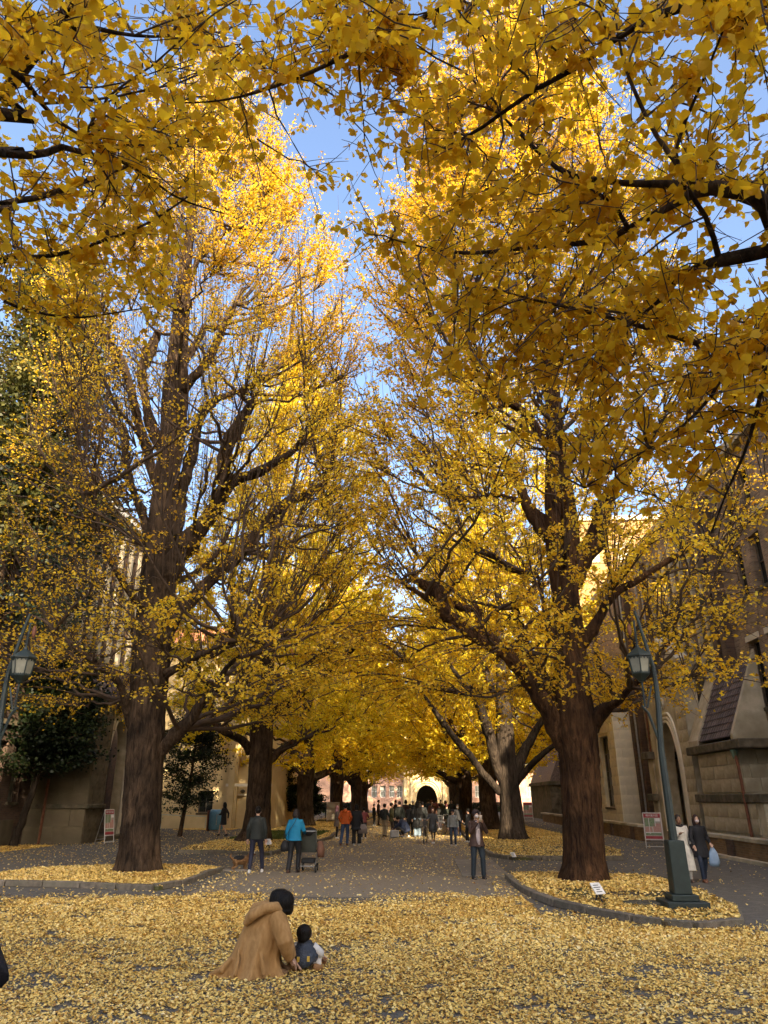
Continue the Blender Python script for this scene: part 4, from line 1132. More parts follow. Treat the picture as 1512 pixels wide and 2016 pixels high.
# ------------------------------------------------------------------ overhanging branches of the two nearest trees
def near_tree(label, base, trunk, limbs, zones, nsh, per, seed, maxd):
    root = empty('ginkgo_tree', base, label, 'tree', G)
    P, r = build_limb('trunk', trunk, M['bark'], root, n=32, step=.2, rough=.08, seed=seed, flare=.4)
    LP = []
    for i, c in enumerate(limbs):
        ctrl = []
        for q in c:
            if abs(q[0]) > 12 or abs(q[1]) > 12:
                p = atD(q[0], q[1], q[2]); ctrl.append((p.x, p.y, p.z, q[3]))
            else: ctrl.append(q)
        ctrl = [(a_[0], a_[1], a_[2], a_[3]*.72) for a_ in ctrl]
        Pl, rl = build_limb('limb', ctrl, M['bark'], root, n=10, step=.12, rough=.10, seed=seed*7+i, knob=.10)
        LP.append(Pl[::2])
    LP = np.concatenate(LP)
    rg = np.random.default_rng(seed)
    T = []
    for poly, d0, d1, num in zones:
        poly = np.array(poly, float); mn, mx = poly.min(0), poly.max(0); c = 0
        while c < num:
            p = rg.uniform(mn, mx); ins = False; j = len(poly)-1
            for i in range(len(poly)):
                if ((poly[i][1] > p[1]) != (poly[j][1] > p[1])) and (p[0] < (poly[j][0]-poly[i][0])*(p[1]-poly[i][1])/(poly[j][1]-poly[i][1])+poly[i][0]): ins = not ins
                j = i
            if ins: T.append(atD(p[0], p[1], rg.uniform(d0, d1))[:]); c += 1
    T = np.array(T); n = len(T); S = np.zeros_like(T)
    for i in range(n):
        dv = T[i]-LP; dd = np.linalg.norm(dv, axis=1)+rg.uniform(0, .5, len(LP))
        S[i] = LP[np.argmin(dd)]
    D = T-S; L = np.linalg.norm(D, axis=1)
    far = L > maxd
    S[far] = T[far]-D[far]/L[far, None]*maxd*rg.uniform(.6, 1, (far.sum(), 1)); D = T-S; L = np.linalg.norm(D, axis=1)
    K = 8
    P1 = S+D*.5+rg.normal(0, .16, (n, 3))*L[:, None]; P1[:, 2] += .12*L
    paths = bez(S, P1, T, K); paths[:, 1:-1] += rg.normal(0, .012, (n, K-2, 3))
    V1, F1 = tubes(paths, (0.0045+0.0035*L)[:, None]*np.linspace(1, .35, K)[None], 5)
    ns = 3
    ti = rg.uniform(.2, .95, (n, ns)); u = ti*(K-1); i0 = np.clip(u.astype(int), 0, K-2); f_ = (u-i0)[..., None]; rws = np.arange(n)[:, None]
    base_ = paths[rws, i0]*(1-f_)+paths[rws, i0+1]*f_
    tip = base_+unit(rg.normal(0, 1, (n, ns, 3))*np.array([1, 1, .8])+unit(D)[:, None]*.6)*rg.uniform(.2, .55, (n, ns, 1)); tip[..., 2] -= .05
    B, Tp = base_.reshape(-1, 3), tip.reshape(-1, 3)
    sp = bez(B, (B+Tp)/2+rg.normal(0, .03, B.shape), Tp, 5)
    V2, F2 = tubes(sp, np.tile(np.linspace(.0042, .0018, 5), (len(B), 1)), 4)
    np_mesh('twigs', np.concatenate([V1, V2]), np.concatenate([F1, F2+len(V1)]), M['twig'], root)['kind'] = 'stuff'
    # leaves in little spur clusters
    allp = np.concatenate([paths.reshape(n, -1, 3), ], 0)
    cnt = max(1, per//3); C = []
    for arr, kk, w in ((paths, K, .5), (sp.reshape(n*ns, 5, 3), 5, .5)):
        q = int(n*cnt*w); sid = rg.integers(0, len(arr), q); t = rg.uniform(.1, 1, q)*(kk-1); a = np.clip(t.astype(int), 0, kk-2); ff = (t-a)[:, None]
        c = arr[sid, a]*(1-ff)+arr[sid, a+1]*ff
        for rep in range(3): C.append(c+rg.normal(0, 1, c.shape)*np.array([.04, .04, .03])+np.array([0, 0, -.035]))
    C = np.concatenate(C)
    V, Fq = leaf_fans(C, .068, rg)
    m = len(C)
    o = np_mesh('crown', V, Fq, M['leaf_near'], root, attr=leaf_attr(m, 9, C, rg, 3, scale=1.2))
    o['kind'] = 'stuff'
    return m
RT = (4.3, 1.2)
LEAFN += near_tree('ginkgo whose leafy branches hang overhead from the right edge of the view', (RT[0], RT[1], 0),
  [(RT[0], RT[1], -.05, .6), (RT[0], RT[1], 2, .5), (RT[0]-.05, RT[1]+.1, 4, .48), (RT[0]-.1, RT[1]+.2, 7, .35), (RT[0], RT[1], 12, .2), (RT[0], RT[1], 18, .05)],
  [ [(4.2, 1.4, 4.6, .16), (1600,420,5.0,.085), (1512,395,5.0,.07), (1440,375,5.0,.062), (1380,372,5.0,.06), (1335,398,5.0,.036), (1240,447,5.1,.030), (1180,474,5.2,.027), (1060,486,5.3,.022), (930,498,5.4,.017), (850,490,5.5,.011), (770,470,5.6,.006)],
    [(4.2, 1.5, 4.2, .15), (1620,480,4.9,.07), (1512,492,4.9,.055), (1425,512,4.9,.052), (1350,535,5.0,.026), (1300,590,5.1,.018), (1240,640,5.2,.012), (1190,700,5.3,.007)],
    [(4.2, 1.6, 3.7, .12), (1600,745,5.2,.05), (1512,742,5.2,.036), (1440,700,5.2,.030), (1360,672,5.3,.026), (1290,650,5.3,.023), (1150,612,5.5,.018), (1050,590,5.6,.012), (980,570,5.7,.007)],
    [(4.2, 1.3, 6.4, .14), (1620,-80,5.0,.07), (1480,-25,5.0,.05), (1400,3,5.0,.036), (1300,28,5.0,.032), (1215,72,5.0,.028), (1150,122,5.1,.026), (1050,180,5.2,.020), (930,262,5.3,.014), (830,312,5.5,.007)],
    [(1385,366,5.0,.040), (1290,362,5.1,.030), (1180,356,5.2,.024), (1110,338,5.2,.022), (1050,290,5.3,.018), (1000,240,5.4,.012), (960,200,5.5,.007)],
    [(1375,365,5.0,.035), (1330,320,5.0,.022), (1283,250,5.1,.018), (1245,170,5.2,.015), (1222,100,5.3,.010), (1210,20,5.4,.006)],
    [(1235,448,5.1,.020), (1210,405,5.0,.018), (1150,365,5.1,.014), (1080,320,5.2,.010), (1010,250,5.3,.006)],
    [(1415,508,4.9,.025), (1395,440,4.8,.02), (1360,380,4.7,.018), (1330,300,4.7,.014), (1400,120,4.8,.010), (1440,20,4.9,.006)],
    [(4.2, 1.1, 6.8, .14), (1250,-420,5.6,.08), (1100,-200,5.6,.05), (960,-60,5.6,.034), (890,5,5.7,.026), (800,52,5.8,.024), (690,106,5.9,.021), (590,152,6.0,.018), (500,184,6.2,.014), (420,200,6.3,.009), (350,202,6.4,.005)],
    [(1440,698,5.2,.02), (1400,780,5.2,.016), (1330,850,5.3,.012), (1240,905,5.5,.008), (1150,960,5.6,.005)],
    [(1512,640,4.6,.022), (1500,760,4.7,.018), (1470,880,4.8,.014), (1430,970,4.9,.009), (1400,1050,5.0,.005)],
  ],
  [([(830,-60),(1570,-60),(1570,700),(1500,880),(1330,800),(1180,900),(1010,870),(880,800),(800,640),(760,500),(770,330),(790,80)], 4.2, 7.2, 225),
   ([(860,560),(1560,560),(1560,900),(1420,880),(1320,930),(1200,930),(1080,900),(960,880),(860,760)], 4.6, 7.0, 70),
   ([(1180,900),(1512,860),(1512,1010),(1440,1020),(1330,980),(1200,970)], 5.0, 6.6, 7),
   ([(470,30),(830,20),(800,300),(720,500),(660,470),(590,330),(500,380),(440,330)], 5.4, 7.4, 38),
   ([(560,-40),(760,-40),(740,60),(600,60)], 4.6, 6.4, 14)],
  514, 36, 5, 1.4)
LT = (-7.6, 3.2)
LEAFN += near_tree('ginkgo whose leafy branches reach in high from the left edge of the view', (LT[0], LT[1], 0),
  [(LT[0], LT[1], -.05, .62), (LT[0], LT[1], 2, .5), (LT[0]+.1, LT[1]+.1, 5, .46), (LT[0], LT[1]+.2, 9, .3), (LT[0], LT[1], 16, .06)],
  [ [(-7.4, 3.3, 6.0, .15), (-60,300,6.6,.060), (0,302,6.4,.042), (70,305,6.4,.038), (130,290,6.4,.032), (185,308,6.4,.026), (235,292,6.4,.02), (290,258,6.5,.014), (350,225,6.6,.008)],
    [(-7.4, 3.4, 5.4, .14), (-60,420,6.8,.045), (0,402,6.8,.034), (100,382,6.8,.030), (200,345,6.8,.024), (290,312,6.9,.018), (375,275,7.0,.010)],
    [(-7.4, 3.5, 5.0, .13), (-60,520,7.0,.04), (0,510,7.0,.028), (100,504,7.0,.024), (200,475,7.0,.020), (300,434,7.1,.014), (400,365,7.2,.007)],
    [(-7.5, 3.2, 7.6, .14), (-40,220,6.2,.07), (0,190,6.2,.060), (50,130,6.2,.052), (105,55,6.2,.045), (160,-20,6.2,.035)],
    [(100,60,6.2,.03), (180,55,6.2,.022), (250,68,6.3,.016), (320,72,6.4,.012), (400,60,6.6,.006)],
    [(-7.4, 3.4, 4.8, .1), (-60,560,7.4,.03), (0,590,7.4,.022), (60,612,7.4,.018), (150,625,7.5,.014), (250,612,7.6,.009), (330,600,7.7,.005)],
    [(200,300,6.4,.016), (280,340,6.4,.014), (350,390,6.5,.011), (440,420,6.6,.006)],
    [(0,120,5.4,.03), (60,170,5.4,.024), (100,230,5.5,.018), (160,270,5.6,.012), (230,380,5.8,.006)],
  ],
  [([(-50,-50),(560,-50),(560,60),(480,200),(440,320),(420,330),(330,340),(200,330),(60,340),(-50,300)], 4.6, 8.2, 92),
   ([(-50,250),(400,260),(440,420),(380,480),(300,560),(200,640),(80,660),(-50,560)], 5.8, 8.6, 56),
   ([(0,380),(330,420),(420,620),(150,700),(-30,640)], 6.5, 8.6, 26)],
  296, 33, 8, 1.5)

# ------------------------------------------------------------------ evergreens
def bushy(name, label, cat, base, h, rad, z0, seed, mat, nbr, nleaf, leaf, trunk_r=.12, lean=(0, 0), group=None, sq=.8, droop=0.0, bark='bark'):
    root = empty(name, base, label, cat, group)
    bx, by = base[0], base[1]
    rg = np.random.default_rng(seed)
    tp = [(bx, by, -.03, trunk_r*1.3), (bx+lean[0]*.3, by, h*.2, trunk_r), (bx+lean[0]*.5+.1, by+lean[1]*.4, h*.45, trunk_r*.75), (bx+lean[0], by+lean[1], h*.95, .02)]
    P, r = build_limb('trunk', tp, M[bark], root, n=10, step=.25, rough=.15, seed=seed)
    cz = z0
    n = nbr
    zz = z0+(h-z0)*rg.uniform(0, 1, n)**.85; f = (zz-z0)/(h-z0)
    rr = rad*np.interp(f, [0, .15, .5, 1], [.75, 1, .85, .12])*rg.uniform(.55, 1.08, n); th = rg.uniform(0, 2*np.pi, n)
    ax = np.interp(zz, [0, h], [bx, bx+lean[0]]); ay = np.interp(zz, [0, h], [by, by+lean[1]])
    T = np.stack([ax+rr*np.cos(th), ay+rr*np.sin(th)*sq, zz-droop*rr], 1)
    S = P[np.clip(np.searchsorted(P[:, 2], zz-rr*.35+droop*.2), 0, len(P)-1)]
    P1 = (S+T)/2; P1[:, 2] += .1*rr+droop*rr*.5
    paths = bez(S, P1, T, 6)
    V, Fq = tubes(paths, np.tile(np.linspace(.03, .008, 6), (n, 1))*trunk_r/.15, 4)
    np_mesh('branches', V, Fq, M['twig'], root)['kind'] = 'stuff'
    sid = rg.integers(0, n, nleaf); t = rg.uniform(.3, 1.05, nleaf)*5; a = np.clip(t.astype(int), 0, 4); ff = (t-a)[:, None]
    C = paths[sid, a]*(1-ff)+paths[sid, a+1]*ff
    sg = .16*rad/2
    C = C+rg.normal(0, 1, C.shape)*np.array([sg*1.6, sg*1.6, sg*.8]) - np.array([0, 0, 1])*droop*rg.uniform(0, .7, (nleaf, 1))
    V, Fq = leaf_quads(C, leaf, rg, up=.5, hang=.3+droop)
    o = np_mesh('crown', V, Fq, M[mat], root, attr=np.repeat(np.clip(rg.normal(.45, .25, nleaf)+.2*np.sin(C[:, 2]*2+C[:, 0]), 0, 1), 4)); o['kind'] = 'stuff'
    return root
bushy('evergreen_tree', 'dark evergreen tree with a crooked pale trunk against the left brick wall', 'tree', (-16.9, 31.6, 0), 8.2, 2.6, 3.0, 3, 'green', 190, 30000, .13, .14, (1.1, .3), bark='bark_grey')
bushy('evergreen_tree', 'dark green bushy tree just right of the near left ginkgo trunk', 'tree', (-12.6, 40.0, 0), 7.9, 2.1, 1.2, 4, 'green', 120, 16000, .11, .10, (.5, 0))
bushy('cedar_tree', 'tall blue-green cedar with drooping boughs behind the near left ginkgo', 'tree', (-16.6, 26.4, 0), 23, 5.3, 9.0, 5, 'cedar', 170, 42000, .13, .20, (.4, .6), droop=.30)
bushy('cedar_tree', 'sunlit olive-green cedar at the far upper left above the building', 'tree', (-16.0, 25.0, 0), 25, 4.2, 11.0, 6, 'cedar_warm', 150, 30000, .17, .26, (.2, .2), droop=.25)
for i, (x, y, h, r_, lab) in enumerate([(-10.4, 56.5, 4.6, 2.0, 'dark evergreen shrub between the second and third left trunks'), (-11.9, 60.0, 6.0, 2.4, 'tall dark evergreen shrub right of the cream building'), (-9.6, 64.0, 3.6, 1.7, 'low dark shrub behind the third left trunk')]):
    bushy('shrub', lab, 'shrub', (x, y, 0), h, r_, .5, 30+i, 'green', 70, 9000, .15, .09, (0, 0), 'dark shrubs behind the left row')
for i, (x, y, w, lab) in enumerate([(-13.5, 104, 8.0, 'clipped hedge before the left wing of the gate building'), (9.5, 106, 7.0, 'clipped hedge before the right wing of the gate building')]):
    rg = np.random.default_rng(80+i); C = np.stack([x+rg.uniform(-w/2, w/2, 6000), y+rg.uniform(-.6, .6, 6000), rg.uniform(.05, 1.25, 6000)], 1)
    V, Fq = leaf_quads(C, .17, rg); o = np_mesh('hedge', V, Fq, M['green'], None, attr=np.repeat(rg.uniform(.2, .9, 6000), 4)); tag(o, lab, 'hedge')
sheet('lawn', [(-22, 98), (-9.2, 98), (-9.2, 118), (-22, 118)], .02, nmat('lawn', (.10, .13, .03), (.20, .22, .05), 8, .9))
# grass in the second left island
rg = np.random.default_rng(9); n = 7000
C = np.stack([rg.uniform(-8.9, -5.2, n), rg.uniform(35.5, 43.5, n), np.full(n, .13)], 1)
V, Fq = leaf_quads(C, .12, rg, up=.0, hang=-.8); tag(np_mesh('grass', V, Fq, M['grass'], None, attr=np.repeat(rg.uniform(0, 1, n), 4)), kind='stuff')

# ------------------------------------------------------------------ fallen leaves
def pnoise(x, y, s, seed):
    """smooth random field, about -1..1, grain size 1/s"""
    rg = np.random.default_rng(seed); G_ = rg.uniform(-1, 1, (64, 64)); v = np.zeros(len(x)); am = 1.0; tot = 0
    for o in range(3):
        u, w_ = x*s*.55*2**o+17.3*o+200, y*s*.55*2**o+5.1*o+200
        iu, iw = np.floor(u).astype(int), np.floor(w_).astype(int); fu, fw = u-iu, w_-iw; fu, fw = fu*fu*(3-2*fu), fw*fw*(3-2*fw)
        g = lambda a, c: G_[a % 64, c % 64]
        v += am*((g(iu, iw)*(1-fu)+g(iu+1, iw)*fu)*(1-fw)+(g(iu, iw+1)*(1-fu)+g(iu+1, iw+1)*fu)*fw); tot += am; am *= .6
    return v/tot*1.5
def inpoly(x, y, poly):
    ins = np.zeros(len(x), bool); j = len(poly)-1
    for i in range(len(poly)):
        xi, yi = poly[i]; xj, yj = poly[j]
        c = ((yi > y) != (yj > y)) & (x < (xj-xi)*(y-yi)/(yj-yi+1e-12)+xi); ins ^= c; j = i
    return ins
def litter(xy, z, size, rg, fans=False, name='fallen_leaves', bias=0.0):
    n = len(xy)
    C = np.concatenate([xy, (z+rg.uniform(.004, .035, n))[:, None]], 1)
    drift = .16*pnoise(xy[:, 0], xy[:, 1], 1.1, 77)
    v = np.clip(rg.normal(.54, .20, n)+drift+bias-.35*(rg.uniform(size=n) < .10), 0, 1)
    if fans:
        V, Fq = leaf_fans(C, size, rg, flat=True, petiole=False); at = np.repeat(v, 9)
    else:
        nrm = unit(rg.normal(0, .42, (n, 3))+np.array([0, 0, 1.0])); d = rg.normal(0, 1, (n, 3)); d = unit(d-nrm*(d*nrm).sum(1, keepdims=True)); s = np.cross(nrm, d)
        sz = (size*rg.uniform(.6, 1.2, n))[:, None]; fo = nrm*sz*rg.uniform(-.2, .25, (n, 1))
        V = np.stack([C-d*sz*.45, C+s*sz*.56+d*sz*.18+fo, C+d*sz*.42, C-s*sz*.56+d*sz*.18+fo], 1).reshape(-1, 3); V[:, 2] = np.maximum(V[:, 2], .010)
        Fq = np.arange(n*4).reshape(n, 4); at = np.repeat(v, 4)
    if fans: V[:, 2] = np.maximum(V[:, 2], .010)
    return tag(np_mesh(name, V, Fq, M['litter'], None, attr=at), kind='stuff')
rg = np.random.default_rng(21)
isl_all = list(isl.values())
def not_isl(x, y):
    k = np.ones(len(x), bool)
    for q in isl_all: k &= ~inpoly(x, y, q)
    return k
# dense carpet in front
n = 780000
x = rg.uniform(-14, 11, n); y = rg.uniform(6.2, 18.4, n)
px, py, dz = project(np.stack([x, y, np.zeros(n)], 1))
edge = 16.6 - .25*np.abs(x+1)*.15 + .7*pnoise(x, y, 1.3, 3)
edge = np.where(x > 2.0, np.minimum(edge, 14.6-(x-2.0)*.45+.35*pnoise(x, y, 2, 5)), edge)
dens = np.clip((edge-y)/1.6, 0, 1)
nz = pnoise(x, y*1.25, 5.0, 8)+.5*pnoise(x, y, 14, 12)
nb_ = pnoise(x, y*1.4, 1.3, 51)
dens *= np.where(nz < -.66, .08, np.where(nz < -.48, .35, 1.0))*np.where(nb_ < -.55, .45, 1)
dens *= np.clip(.75+.35*pnoise(x, y, .8, 14), .45, 1)
k = (px > -60) & (px < 1570) & (rg.uniform(size=n) < dens) & not_isl(x, y)
near = k & (y < 11.5)
litter(np.stack([x[near], y[near]], 1), 0.0, .036, rg, fans=True); print('near litter', near.sum())
fa = k & (y >= 11.5)
litter(np.stack([x[fa], y[fa]], 1), 0.0, .046, rg)
# thin scatter over road and pavements
n = 150000
x = rg.uniform(-20, 13, n); y = 11+rg.uniform(0, 1, n)**1.25*75
w = np.where((x > ROADX0) & (x < ROADX1), .42, .32)*np.clip(.7+.6*pnoise(x, y, .9, 31)+.35*pnoise(x, y, 3.1, 33), .08, 1.5)
w = np.where((x > 5.4), w*.55, w); w = np.where(np.abs(x-ROADX0-.1) < .35, 1.0, w); w = np.where(np.abs(x-ROADX1+.3) < .35, .9, w); w = np.where((y > 36) & (y < 50) & (np.abs(x+1.4) < 3.6), 1.2, w)
px, py, dz = project(np.stack([x, y, np.zeros(n)], 1))
k = (px > -40) & (px < 1550) & (rg.uniform(size=n) < w) & not_isl(x, y) & (x > -17.2) & (x < 10)
litter(np.stack([x[k], y[k]], 1), 0.0, .056, rg, bias=.08)
# leaf beds of the islands, thinning over the kerb
for key, num, hole in (('R1', 20000, (4.3, 16.2, .9, .45)), ('L1', 18000, None), ('L2', 30000, None), ('R2', 34000, (5.4, 30.5, .5, .5)), ('L3', 9000, None), ('R3', 9000, None)):
    q = np.array(isl[key]); mn, mx = q.min(0), q.max(0)
    x = rg.uniform(mn[0], mx[0], num); y = rg.uniform(mn[1], mx[1], num)
    k = inpoly(x, y, isl[key]) & (rg.uniform(size=num) < np.clip(.95+.5*pnoise(x, y, 1.6, 41), .25, 1))
    if hole: k &= (((x-hole[0])/hole[2])**2+((y-hole[1])/hole[3])**2 > 1) | (rg.uniform(size=num) < .12)
    if key == 'R1': k &= ~((np.abs(x-3.1-(16-y)*.05) < .42) & (y < 17.2) & (y > 15.2) & (rg.uniform(size=num) < .7))
    if key == 'L2': k &= ~((y > 35.5) & (y < 43.5) & (x < -5.2) & (rg.uniform(size=num) < .62))
    litter(np.stack([x[k], y[k]], 1), .09, .062, rg)
n = 5000
x = rg.uniform(-17.3, -15.4, n); y = rg.uniform(24, 32.4, n); litter(np.stack([x, y], 1), 0, .075, rg)
n = 2500
x = rg.uniform(-15.5, -11.8, n); y = rg.uniform(47.6, 49.4, n); litter(np.stack([x, y], 1), 0, .09, rg)
print('leaves', LEAFN)
# ------------------------------------------------------------------ street furniture
LX, LY = 4.56, 14.45
def lampP(px, py): return atY(px, py, LY)
lamp = empty('street_lamp', (LX, LY, 0), 'tall dark green lamp post with hooked top standing on the near right leaf bed', 'street lamp', 'green lantern lamp posts')
MB().box(LX-.36, LX+.36, LY-.36, LY+.36, .07, .20).build('base_plate', M['lampgreen'], lamp, bevel=.01)
MB().box(LX-.23, LX+.23, LY-.23, LY+.23, .202, .30).build('base_step', M['lampgreen'], lamp, bevel=.01)
b = MB(); z1 = 1.16
b.add([(LX+sx*w, LY+sy*w, z) for z, w in ((.302, .155), (z1, .142)) for sx, sy in ((-1,-1),(1,-1),(1,1),(-1,1))], [(3,2,1,0),(4,5,6,7),(0,1,5,4),(1,2,6,5),(2,3,7,6),(3,0,4,7)])
b.build('pedestal', M['lampgreen'], lamp, bevel=.012)
pp = [(LX, LY, z1), (LX, LY, 2.2)]
top = [(1303,1440),(1297,1401),(1292,1349),(1286,1314),(1274,1277),(1264,1246),(1255,1218),(1249,1203)]
pts = [Vector((LX, LY, z1-.02)), Vector((LX, LY, 2.1)), Vector((LX-.0, LY, 2.75))]
for x, y in top[1:]: pts.append(lampP(x, y))
b = MB(); b.tube(pts, [.078, .068, .06, .055, .050, .045, .038, .034, .032, .030], 8); b.build('pole', M['lampgreen'], lamp, smooth=False)
lc = lampP(1258, 1300)
cx0, cz0 = lc.x, lc.z
ztop, zeave = lampP(1255, 1273).z, lampP(1258, 1292).z
zb, zc = lampP(1260, 1325).z, lampP(1262, 1342).z
def hexr(x, y, z, r, n=6, ph=.3): return [(x+r*math.cos(2*math.pi*k/n+ph), y+r*math.sin(2*math.pi*k/n+ph), z) for k in range(n)]
def frust(rows, n=6):
    b = MB(); v = []; f = []
    for (z, r) in rows: v += hexr(cx0, LY, z, r, n)
    for i in range(len(rows)-1):
        for k in range(n): f.append((i*n+k, i*n+(k+1)%n, (i+1)*n+(k+1)%n, (i+1)*n+k))
    f.append(tuple(range(n))[::-1]); f.append(tuple((len(rows)-1)*n+k for k in range(n)))
    return b.add(v, f)
frust([(zeave-.012, .262), (zeave+.01, .262), (ztop-.02, .05), (ztop+.03, .03)]).build('lamp_roof', M['lampgreen'], lamp)
gl = frust([(zb, .165), (zeave-.03, .215)]).build('lamp_glass', M['lampglass'], lamp)
b = MB()
lo, hi = hexr(cx0, LY, zb-.01, .172), hexr(cx0, LY, zeave-.014, .224)
for p, q in zip(lo, hi): b.tube([p, q], .013, 4)
for ring_, rr in ((lo, .016), (hi, .018)):
    for k in range(6): b.tube([ring_[k], ring_[(k+1) % 6]], rr, 4)
for k in range(6):          # toothed trims
    for ring_, s_, hgt, nt in ((hi, -1, .055, 3), (lo, 1, .035, 4)):
        p, q = Vector(ring_[k]), Vector(ring_[(k+1) % 6])
        for j in range(nt):
            a, c = p.lerp(q, j/nt), p.lerp(q, (j+1)/nt); m_ = (a+c)/2 + Vector((0, 0, s_*hgt))
            nn = (p+q)/2-Vector((cx0, LY, p.z)); nn = nn.normalized()*.006
            b.add([a+nn, c+nn, m_+nn, a-nn, c-nn, m_-nn], [(0,1,2),(5,4,3),(0,3,4,1),(1,4,5,2),(2,5,3,0)])
b.build('lamp_frame', M['lampgreen'], lamp)
frust([(zc, .055), (zc+.05, .09), (zb-.03, .185), (zb-.012, .19)]).build('lamp_cup', M['lampgreen'], lamp)
b = MB(); b.tube([(cx0, LY, ztop), (cx0, LY, lampP(1248, 1222).z)], .022, 6); b.build('upper_rod', M['lampgreen'], lamp)
zl = lampP(1266, 1392).z
b = MB(); b.tube([(cx0, LY, zl), (cx0, LY, zc)], .02, 6)
b.tube([(cx0-.06, LY, zl+.02), (cx0+.05, LY, zl-.12), (LX-.02, LY, zl-.62)], .028, 6)
b.tube([(cx0+.04, LY, zl-.02), (LX-.02, LY, lampP(1288, 1350).z)], .02, 6)
b.build('bracket', M['lampgreen'], lamp)
b = MB(); rn = random.Random(4)
def wire(x, z, r, n):
    for i in range(n): b.torus((x+rn.uniform(-.02, .02), LY+rn.uniform(-.02, .02), z+i*.055+rn.uniform(-.01, .01)), (rn.uniform(-.12, .12), rn.uniform(-.12, .12), 1), r*rn.uniform(.8, 1.15), .0045, 14, 4)
wire(cx0, ztop+.06, .085, 5); wire(cx0, zl+.08, .09, 6)
pz = lampP(1288, 1325); wire(pz.x+.03, pz.z-.15, .13, 6)
b.build('wire_coil', M['ink'], lamp)
MB().ell(lampP(1239, 1240), (.045, .045, .125), 8, 8).build('hanging_pod', M['pipe_rust'], lamp)
l2 = copy_tree(lamp)
l2.location = (-8.16, 14.05, 0); l2.rotation_euler = (0, 0, math.pi); l2['label'] = 'green lantern on a hooked bracket cut off by the left edge of the view'
for i, (x, y, h, r_, mt, lab) in enumerate([(atZ(665, 1606).x, 78.0, 7.5, .07, 'ink', 'thin dark pole standing among the left trees before the pink brick bays'),
        (atZ(907, 1612).x, 62.0, 6.0, .05, 'pipe_grey', 'slim grey pole beside the far right ginkgo trunks'), (atZ(742, 1608).x, 76, 6.0, .04, 'pipe_grey', 'slim grey pole in front of the fifth left ginkgo')]):
    p = empty('pole', (x, y, 0), lab, 'pole', 'slim poles along the avenue')
    MB().rings([(x, y, 0, r_*1.8, r_*1.8), (x, y, .5, r_*1.5, r_*1.5), (x, y, .55, r_, r_), (x, y, h, r_*.8, r_*.8)], 8).build('post', M[mt], p)
    MB().ell((x, y, h), (r_*2.2, r_*2.2, r_*2.6), 8, 6).build('finial', M[mt], p)

def a_sign(loc, rot, w, h, label, header='red', text='構内案内図', far=False):
    r = empty('sign_board', (0, 0, 0), label, 'sign', 'folding sign boards')
    t = 0.20; H = h; b = MB()
    T = lambda x, z, o=0: (x, (z/H)*t - t - o, z)      # leaning front plane
    for s in (-1, 1): b.tube([T(s*w/2, 0), T(s*w/2, H)], .013, 6)
    b.tube([T(-w/2, H), T(w/2, H)], .014, 6); b.tube([T(-w/2, H*.24), T(w/2, H*.24)], .013, 6); b.tube([T(-w/2, .07), T(w/2, .07)], .013, 6)
    b.build('front_frame', M['white'], r)
    b = MB()
    for s in (-1, 1): b.tube([(s*w/2, 0, H), (s*w/2, t*1.6, 0)], .012, 6)
    b.tube([(-w/2, t*1.3, .18), (w/2, t*1.3, .18)], .010, 6); b.build('rear_leg', M['metal'], r)
    def panel(name, x0, x1, z0, z1, mt, o=.012, parent=r):
        b = MB(); b.add([T(x0, z0, o), T(x1, z0, o), T(x1, z1, o), T(x0, z1, o), T(x0, z0, o-.006), T(x1, z0, o-.006), T(x1, z1, o-.006), T(x0, z1, o-.006)],
                        [(0,1,2,3),(7,6,5,4),(0,4,5,1),(1,5,6,2),(2,6,7,3),(3,7,4,0)])
        return b.build(name, M[mt], parent)
    W2 = w/2-.015
    bd = panel('board', -W2, W2, H*.25, H-.012, 'poster', .006)
    panel('poster_header', -W2+.01, W2-.01, H*.865, H*.975, header, .013, bd)
    panel('poster_footer', -W2+.01, W2-.01, H*.27, H*.345, header, .013, bd)
    for (x0, x1, z0, z1, mt) in ((-.9, -.45, .62, .85, 'poster_green'), (-.38, .25, .62, .85, 'poster_green'), (.35, .9, .76, .85, 'white'), (.0, .9, .46, .7, 'poster_pink'), (-.9, -.1, .46, .6, 'poster_pink'), (-.9, .9, .37, .43, 'poster_green')):
        panel('poster_panel', x0*W2, x1*W2, z0*H, z1*H, mt, .0135, bd)
    for (x0, x1, z0, z1) in ((-.44, -.39, .4, .85), (.27, .33, .62, .85), (-.9, .9, .437, .452), (-.05, -.01, .46, .6)):
        panel('map_road', x0*W2, x1*W2, z0*H, z1*H, 'white', .0145, bd)
    if text:
        cu = bpy.data.curves.new('header_text', 'FONT'); cu.body = text; cu.size = H*.072; cu.align_x = 'CENTER'; cu.align_y = 'CENTER'; cu.extrude = .0008
        cu.materials.append(M['white'])
        to_ = bpy.data.objects.new('header_text', cu); COL.objects.link(to_); bpy.context.view_layer.update()
        tm = bpy.data.meshes.new_from_object(to_.evaluated_get(bpy.context.evaluated_depsgraph_get())); bpy.data.objects.remove(to_)
        if not tm.materials: tm.materials.append(M['white'])
        o = bpy.data.objects.new('header_text', tm); COL.objects.link(o); o.parent = bd
        p = T(0, H*.92, .0165); o.location = p; o.rotation_euler = (math.pi/2 - math.atan(t/H), 0, 0)
    r.location = (loc[0], loc[1], 0); r.rotation_euler = (0, 0, rot)
    return r
p = atZ(1291, 1670); a_sign(p, -.30, .68, 1.30, 'white framed folding sign with a campus map by the low brick wall')
p = atZ(207, 1661); a_sign(p, 1.30, .62, 1.38, 'folding sign with a red header seen almost edge-on beside the left arched doorway')
p = atZ(1041, 1618); a_sign(p, -.1, .75, 1.5, 'small distant folding sign beyond the pale grey right trunk', text=None)
